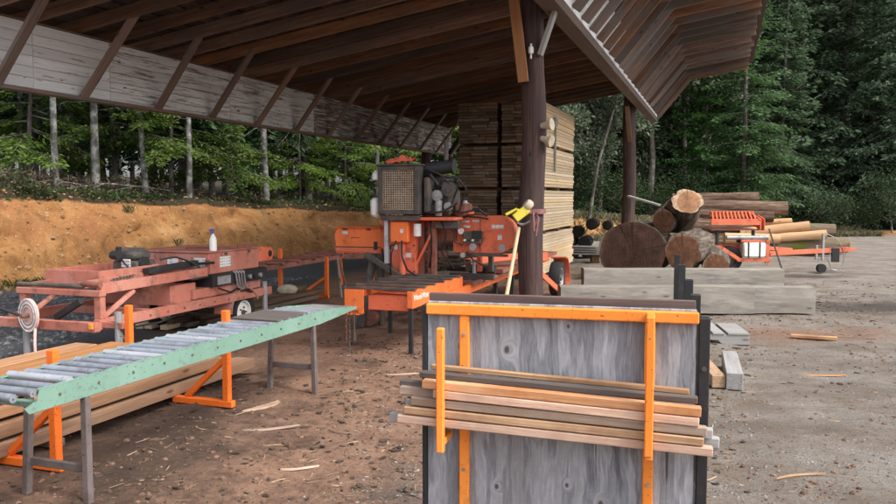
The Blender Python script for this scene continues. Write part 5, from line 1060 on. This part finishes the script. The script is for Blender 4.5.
# ------------------------------------------------------------ logs
_capm = {}
def cap(mat):
    if mat not in _capm:
        n = 28; vs = [(0, 0, 0)]+[(0, .6*math.cos(k*6.2832/n), .6*math.sin(k*6.2832/n)) for k in range(n)]+[(0, math.cos(k*6.2832/n)*(1+.03*math.sin(5*k)), math.sin(k*6.2832/n)*(1+.03*math.cos(4*k))) for k in range(n)]
        _capm[mat] = MB().add(vs, [(0, 1+k, 1+(k+1) % n) for k in range(n)]+[(1+k, 1+n+k, 1+n+(k+1) % n, 1+(k+1) % n) for k in range(n)]).mesh('cut_end', mat, 60, False)
    return _capm[mat]
def log(label, p0, p1, r0, r1, bark, end0, end1=None, group=None, sq=(1, 1), rough=.10, seed=0, name='log'):
    p0 = Vector(p0); p1 = Vector(p1); t = thing(name, label, 'log', p0-Vector((0, 0, r0)), 0, group); m = axes(p1-p0); L = (p1-p0).length; n = 28; rings = max(8, int(L/.16)); vs = []
    for i in range(rings+1):
        f = i/rings; r = r0+(r1-r0)*f+.10*r0*noise.noise((f*4, seed, 1))*min(1, f*6)
        for k in range(n):
            a_ = 2*math.pi*k/n; q = r*(1+rough*noise.noise((math.cos(a_)*2, math.sin(a_)*2, f*L*1.2+seed*9))+rough*.5*noise.noise((math.cos(a_)*9, math.sin(a_)*9, f*L*2+seed)))
            vs.append((f*L, q*math.cos(a_)*sq[0], q*math.sin(a_)*sq[1]))
    ring0 = [vs[k] for k in range(n)]; ring1 = [vs[rings*n+k] for k in range(n)]
    o = MB().add(vs, [(i*n+k, i*n+(k+1) % n, (i+1)*n+(k+1) % n, (i+1)*n+k) for i in range(rings) for k in range(n)]).build('bark', bark, t, 70); ml = m.to_4x4(); ml.translation = (0, 0, r0); o.matrix_local = ml
    for ring, rr, mt, sg in ((ring0, r0, end0, -1), (ring1, r1, end1 or end0, 1)):
        # the cut face follows the bark outline; unit mesh so that rings stay round its heart
        vv = [(sg*.012/rr, 0, 0)]+[(sg*.010/rr, p[1]*.6/rr, p[2]*.6/rr) for p in ring]+[(0, p[1]/rr*.998, p[2]/rr*.998) for p in ring]
        c = MB().add(vv, [(0, 1+k, 1+(k+1) % n) for k in range(n)]+[(1+k, 1+n+k, 1+n+(k+1) % n, 1+(k+1) % n) for k in range(n)]).build('cut_end', mt, t, 60); mm = m.to_4x4() @ Matrix.Scale(rr, 4); mm.translation = Vector((0, 0, r0))+m @ Vector((0 if sg < 0 else L, 0, 0)); c.matrix_local = mm
    return t
log('huge dark-ended log lying on the ground left of the log heap', (3.71, 16.0, .60), (4.7, 18.4, .60), .64, .60, 'bark', 'cutdark', None, None, (1.06, .94), .07, 1)
log('dark-ended log leaning on the huge log, left in the heap', (4.38, 16.2, 1.20), (5.1, 17.4, 1.55), .25, .24, 'bark', 'cutbrown', None, None, (.86, 1.12), .10, 2)
log('topmost log of the heap with a bright freshly cut end', (4.73, 15.75, 1.62), (4.95, 17.2, 1.22), .29, .38, 'bark', 'cutlight', None, None, (1.05, .82), .16, 3)
log('thick brown-ended log lying under the topmost one', (4.60, 15.6, .62), (5.45, 17.2, .62), .37, .38, 'bark', 'cutbrown', None, None, (.96, 1.0), .22, 4)
log('smaller reddish-ended log low at the right of the heap', (5.25, 15.55, .36), (5.62, 16.7, .42), .25, .28, 'bark', 'cutbrown', None, None, (1, .9), .16, 5)
tag(board('grey_slab', (4.05, 17.9, 1.72), (4.62, 17.4, 1.52), .14, .04, 'greywood'), 'thin grey slab sticking out above the dark-ended log', 'slab')
# long logs behind the orange trailer
LP = [('longest red-brown log on top of the pile behind the orange trailer', (7.2, 24.4, 1.40), (10.05, 23.6, 1.36), .23, .21, 'barkred', 'cutpale'), ('second red-brown log behind the top one of the pile', (7.0, 24.9, 1.62), (9.5, 24.4, 1.68), .19, .17, 'barkred', 'cutpale'),
      ('peeled pale log resting highest below the red-brown logs', (8.3, 24.0, .86), (10.1, 23.4, .98), .11, .10, 'peeled', 'cutpale'), ('thick peeled orange log in the middle of the pile', (8.6, 23.4, .62), (10.40, 22.9, .86), .16, .155, 'peeled', 'cutpale'), ('thin peeled log below the thick peeled one', (9.2, 23.0, .50), (10.75, 22.6, .64), .12, .13, 'peeled', 'cutpale'),
      ('mossy log at the right end of the pile', (10.3, 24.4, .72), (11.75, 24.2, .68), .19, .20, 'barkmoss', 'cutbrown'), ('lowest mossy bark log on the ground behind the tongue', (9.0, 23.2, .25), (11.1, 22.8, .27), .25, .24, 'barkmoss', 'cutpale'), ('lowest bark log of the pile hidden behind the trailer', (7.2, 23.9, .30), (9.2, 23.5, .30), .30, .28, 'barkred', 'cutpale'), ('bark log in the middle of the pile left of the peeled logs', (7.1, 24.0, .86), (9.0, 23.7, .84), .24, .22, 'barkred', 'cutpale'), ('bark log low at the far right of the pile', (10.4, 24.0, .25), (12.0, 23.9, .25), .24, .22, 'barkmoss', 'cutbrown')]
LP += [('red-brown log filling the pile just under the top ones', (7.1, 24.1, 1.18), (9.6, 23.5, 1.12), .17, .16, 'barkred', 'cutpale'), ('orange peeled log low behind the tank of the orange trailer', (8.0, 23.0, .52), (9.5, 22.8, .50), .15, .14, 'peeled', 'cutpale')]
for q, (lb, a_, b_, r0, r1, bk, en_) in enumerate(LP): log(lb, a_, b_, r0, r1, bk, en_, None, 'logs in the long pile', (1, 1), .07, 20+q)
# small dark logs and boards left of the huge log
SL = [('blackened log end highest beside the huge log', (3.95, 21.9, .95), .16), ('blackened log end second from the huge log', (3.55, 22.1, .72), .17), ('light-ended small log among the blackened ones', (3.25, 22.2, .74), .13), ('blackened log end at the left of the small heap', (3.0, 22.2, .52), .16), ('blackened log end low in the middle of the small heap', (3.36, 22.0, .45), .17), ('blackened log end low beside the huge log', (3.75, 21.9, .44), .18), ('small blackened log standing above the huge log', (4.35, 21.8, .92), .13), ('bottom left blackened log of the small heap', (3.08, 22.1, .18), .17), ('bottom middle blackened log of the small heap', (3.45, 22.0, .16), .16), ('bottom right blackened log of the small heap', (3.85, 21.9, .16), .17)]
for q, (lb, p, r_) in enumerate(SL): log(lb, p, (p[0]+.25, p[1]+.9, p[2]), r_, r_*.95, 'burnt', 'cutpale' if 'light' in lb else 'burnt', None, 'small dark logs beside the huge log', (1, 1), .10, 40+q)
for k in range(4): tag(board('grey_board', (2.75, 20.9-.02*k, .22+.065*k), (4.1, 20.6-.02*k, .22+.065*k), .15, .035, 'greywood'), '%s grey board of the small stack left of the huge log' % ('lowest', 'second lowest', 'second highest', 'top')[k], 'board', 'grey boards left of the huge log')
for x in (2.95, 3.85): tag(board('bearer', (x, 20.68, .1), (x, 20.98, .1), .2, .2, 'darklum'), '%s block under the small grey boards' % ('left' if x < 3 else 'right'), 'wood block')

# ------------------------------------------------------------ orange trailer with tray and white tank, right
ot = thing('orange_trailer', 'orange trailer with ribbed tray, white tank and long tongue by the log pile', 'trailer', (6.5, 18.0, 0))
m = MB()
for k in range(12): m.beam((-.62+.085*k, -.35, 1.21), (-.42+.085*k, .35, 1.36), .035, .03)
o = m.build('tray_ribs', 'redor', ot, 0)
MB().span(-.68, .40, -.40, -.36, 1.08, 1.215, .004).build('tray_side', 'redor', ot, 0); MB().span(-.45, .55, .355, .395, 1.24, 1.37, .004).build('tray_side', 'redor', ot, 0)
MB().prism([(-.40, .98), (.38, 1.12), (.38, 1.38), (-.40, 1.21)], lambda u, v: (.405, u, v), lambda u, v: (.43, u, v)).build('tray_end', 'redor', ot, 0)
MB().prism([(-.40, .96), (.0, .96), (.0, 1.30), (-.40, 1.21)], lambda u, v: (.431+.06, u, v), lambda u, v: (.431+.08, u, v)).build('tray_end', 'redor', ot, 0)
MB().span(-.66, .4, -.35, .3, .96, .985, .003).build('tray_floor', 'rust', ot, 0)
for x in (-.5, .3): MB().span(x-.03, x+.03, -.3, -.24, .62, .959, .004).build('tray_post', 'black', ot, 0)
MB().cyl((-.3, -.3, .80), (.62, -.3, .80), .05, None, 12).build('hydraulic_cylinder', 'steel', ot); MB().span(.10, .66, -.2, .2, .66, .74, .004).build('engine_base', 'engine', ot, 0)
MB().span(.58, .66, -.32, -.26, .22, .74, .004).build('frame_post', 'redor', ot, 0); MB().span(.02, .57, -.33, -.27, .70, .76, .004).build('upper_bar', 'redor', ot, 0); MB().span(-.05, .70, -.33, -.25, .26, .34, .004).build('lower_bar', 'redor', ot, 0)
MB().beam((-.40, -.32, .56), (-.02, -.32, .31), .05, .08).build('sloping_bar', 'redor', ot, 0); MB().beam((-.55, -.28, .60), (-.38, -.28, .56), .05, .07).build('sloping_bar', 'redor', ot, 0)
tk_ = MB().span(.06, .56, -.38, -.10, .36, .69, .03).build('tank', 'white', ot, 40)
for x in (.17, .42): MB().span(x-.016, x+.016, -.387, -.37, .352, .70, .002).build('tank_strap', 'black', tk_, 0)
MB().cyl((.3, -.25, .69), (.3, -.25, .73), .05, None, 12).build('tank_cap', 'black', tk_)
wheel(ot, (-.2, -.15, .30), .30, .2, (0, -1, 0), 'engine'); wheel(ot, (-.2, .75, .30), .30, .2, (0, 1, 0), 'engine'); MB().cyl((-.2, -.1, .3), (-.2, .7, .3), .04, None, 8).build('axle', 'engine', ot)
MB().span(-.62, .66, -.1, -.02, .56, .64, .004).build('chassis_rail', 'redor', ot, 0); MB().beam((.66, -.28, .44), (2.55, -.05, .52), .10, .10).build('tongue', 'redor', ot, 0); MB().beam((.66, -.25, .56), (1.2, -.22, .52), .06, .08).build('tongue_brace', 'redor', ot, 0)
MB().beam((2.55, -.05, .52), (2.72, -.03, .53), .06, .06).build('coupler', 'redor', ot, 0)
MB().beam((.92, -.45, .02), (.60, -.40, 1.0), .03, .03, (0, 1, 0)).build('prop_bar', 'engine', ot, 0)
jk = MB().span(1.90, 1.95, -.18, -.13, .28, .88, .004).build('jack', 'steel', ot, 0); MB().span(1.75, 1.80, -.19, -.14, .30, .62, .004).build('jack_sleeve', 'steel', ot, 0); MB().cyl((1.9, -.2, .10), (1.9, -.1, .10), .10, None, 14).build('jack_wheel', 'rubber', ot)
MB().tube([(2.1, -.16, .5), (2.03, -.18, .28), (2.12, -.18, .08), (2.25, -.18, .05)], .011, 6).build('safety_chain', 'steel', ot); MB().tube([(2.35, -.12, .6), (2.42, -.14, .42), (2.38, -.14, .15), (2.28, -.15, .03)], .011, 6).build('safety_chain', 'steel', ot); MB().tube([(1.98, -.18, .88), (2.2, -.18, .78), (2.36, -.12, .6)], .009, 6).build('brake_cable', 'steel', ot)
MB().span(2.12, 2.30, -.17, -.13, .24, .56, .01).build('breakaway_box', 'black', ot, 0)
# ------------------------------------------------------------ loose stones and wood waste on the ground
def scatter(name, label, n, fn, mat, shape, rg):
    mb = MB()
    for q in range(n): x, y = fn(rg); shape(mb, x, y, gz(x, y), rg)
    o = mb.build(name, mat, None, 0, False); struct(o, 'stuff'); o['label'] = label; return o
def stone(lo, hi):
    def f(mb, x, y, z, rg):
        r = lo+(hi-lo)*rg.random()**2; vs = []; p = rg.uniform(0, 6)
        for zz, rr in ((-.3, 1.), (.35, .8)):
            for k in range(5): t = p+k*1.2566; q = r*rr*rg.uniform(.75, 1.2); vs.append((x+q*math.cos(t), y+q*math.sin(t), z+zz*r*.8))
        vs.append((x, y, z+.6*r)); mb.add(vs, [(k, (k+1) % 5, 5+(k+1) % 5, 5+k) for k in range(5)]+[(5+k, 5+(k+1) % 5, 10) for k in range(5)])
    return f
def chip(lo, hi, wd):
    """sliver with a crooked, tapering outline"""
    def f(mb, x, y, z, rg):
        l = lo+(hi-lo)*rg.random()**2.5; t = rg.uniform(0, 6.283); w_ = rg.uniform(.4, 1.3)*wd; m_ = Matrix.Rotation(t, 3, 'Z') @ Matrix.Rotation(rg.uniform(-.15, .15), 3, 'Y'); vs = []; o_ = Vector((x, y, z+.002)); bend = rg.uniform(-.15, .15)*l
        for u, ww in ((-.5, rg.uniform(.1, .7)), (0, 1), (.5, rg.uniform(.05, .6))):
            yo = bend*(1-4*u*u)
            for q, zz in ((-.5, 0), (.5, 0), (.2*rg.uniform(-1, 1), .45)): vs.append(m_ @ Vector((u*l, yo+q*w_*ww, zz*w_))+o_)
        mb.add(vs, [(i*3+a_, i*3+(a_+1) % 3, (i+1)*3+(a_+1) % 3, (i+1)*3+a_) for i in (0, 1) for a_ in range(3)]+[(0, 2, 1), (6, 7, 8)])
    return f
def flake(lo, hi):
    def f(mb, x, y, z, rg):
        r = lo+(hi-lo)*rg.random()**2.5; n = rg.randint(4, 6); p = rg.uniform(0, 6); e_ = rg.uniform(1, 2.4); m_ = Matrix.Rotation(p, 3, 'Z') @ Matrix.Rotation(rg.uniform(-.3, .3), 3, 'X'); o_ = Vector((x, y, z+.003))
        top = [m_ @ Vector((r*e_*math.cos(k*6.283/n)*rg.uniform(.6, 1.2), r*math.sin(k*6.283/n)*rg.uniform(.6, 1.2), r*.3))+o_ for k in range(n)]; bot = [q-Vector((0, 0, r*.5)) for q in top]
        mb.add(top+bot, [tuple(range(n))]+[(k, n+k, n+(k+1) % n, (k+1) % n) for k in range(n)])
    return f
def clustered(fn, sc, lo):
    def f(r):
        for _ in range(12):
            x, y = fn(r)
            if noise.noise((x*sc, y*sc, 11))+.35*noise.noise((x*sc*3, y*sc*3, 5)) > lo+r.uniform(-.25, .25): break
        return x, y
    return f
M['stone'] = None
def stone_mat(nm, c1, c2):
    b = NB(nm); g = b.n('NewGeometry'); return b.done(b.ramp(g.outputs['Random Per Island'], [(0, c1), (.6, tuple((a+c)/2 for a, c in zip(c1, c2))), (1, c2)]), .9, 0, .2)
M['stone'] = stone_mat('pebbles', (.12, .11, .10), (.34, .33, .31)); M['stonedk'] = stone_mat('dark_gravel', (.06, .063, .067), (.24, .24, .25)); M['chips'] = stone_mat('wood_chips', (.09, .06, .042), (.42, .29, .19)); M['clod'] = stone_mat('earth_clods', (.085, .05, .036), (.24, .145, .10)); M['twigs'] = stone_mat('bark_bits', (.04, .03, .024), (.13, .09, .065))
rg = random.Random(77)
yard = lambda r: ((lambda y: (-2.6+.36*(y-4.5)+r.random()*(3.4+.35*y), y))(3.3+11*r.random()**1.4))
scatter('gravel', 'loose grey pebbles on the yard', 6500, clustered(lambda r: ((lambda y: (r.gauss(.1, .5) if r.random() < .4 else r.uniform(1.0, 1+.55*y), y))(3.1+6.5*r.random()**1.8)), 1.1, -.1), 'stone', stone(.004, .013), rg)
scatter('dark_gravel', 'dark crushed gravel below the bank', 7000, lambda r: ((lambda y: (-4.6+.2*(y-9)-r.random()*4.2, y))(r.uniform(7.5, 17))), 'stonedk', stone(.012, .045), rg)
scatter('wood_chips', 'wood chips and splinters strewn over the dirt', 3300, clustered(yard, .9, .08), 'chips', chip(.012, .13, .009), rg)
scatter('bark_bits', 'dark bark bits and clods strewn over the dirt', 4200, clustered(lambda r: ((lambda y: (-3.2+.36*(y-4.5)+r.random()**1.5*(3.4+.35*y), y))(3.2+13*r.random()**1.3)), .8, .05), 'twigs', flake(.004, .022), rg)
scatter('dirt_clods', 'small clods of reddish earth on the dirt', 2600, clustered(yard, .7, 0), 'clod', stone(.006, .026), rg)
WS = [(-1.30, 5.75, .42, .35, 'long tan splinter lying on the dirt by the conveyor\'s far legs', .035), (-1.5, 6.45, .50, 1.0, 'broad tan slab lying between the orange stand and the conveyor legs', .09), (-.75, 5.7, .30, -.5, 'short pale splinter right of the conveyor\'s far legs', .02),
      (-.45, 7.6, .35, .15, 'pale stick on the dirt near the mill\'s near end', .05), (-.95, 4.95, .26, .2, 'brown stick on the dirt left of the rack', .03), (2.15, 4.75, .36, .35, 'thin tan stick on the gravel right of the rack', .018), (4.9, 9.6, .55, -.6, 'thin brown stick on the dirt in front of the grey timber', .03), (3.6, 7.6, .5, .1, 'pale splinter on the gravel behind the offcuts', .035)]
for x, y, L, t, lb, w_ in WS:
    z = gz(x, y)+.006; n = 9; rw = random.Random(int(x*100+y*10)); vs = []; h_ = .012 if w_ > .05 else .009
    for i in range(n+1):
        u = i/n-.5; ww = w_*(1-.75*abs(2*u)**3)*rw.uniform(.75, 1.1)/2; yo = .02*math.sin(u*4+x)
        for q in ((-ww, 0), (ww, 0), (ww*.7, h_), (-ww*.7, h_)): vs.append((u*L, yo+q[0], q[1]))
    o = MB().add(vs, [(i*4+k, i*4+(k+1) % 4, (i+1)*4+(k+1) % 4, (i+1)*4+k) for i in range(n) for k in range(4)]+[(3, 2, 1, 0), (n*4, n*4+1, n*4+2, n*4+3)]).build('splinter', rw.choice(('oldlum', 'redlum', 'stripgr')), None, 0)
    o.location = (x, y, z); o.rotation_euler = (0, .01, t); tag(o, lb, 'splinter', 'wood splinters on the ground')
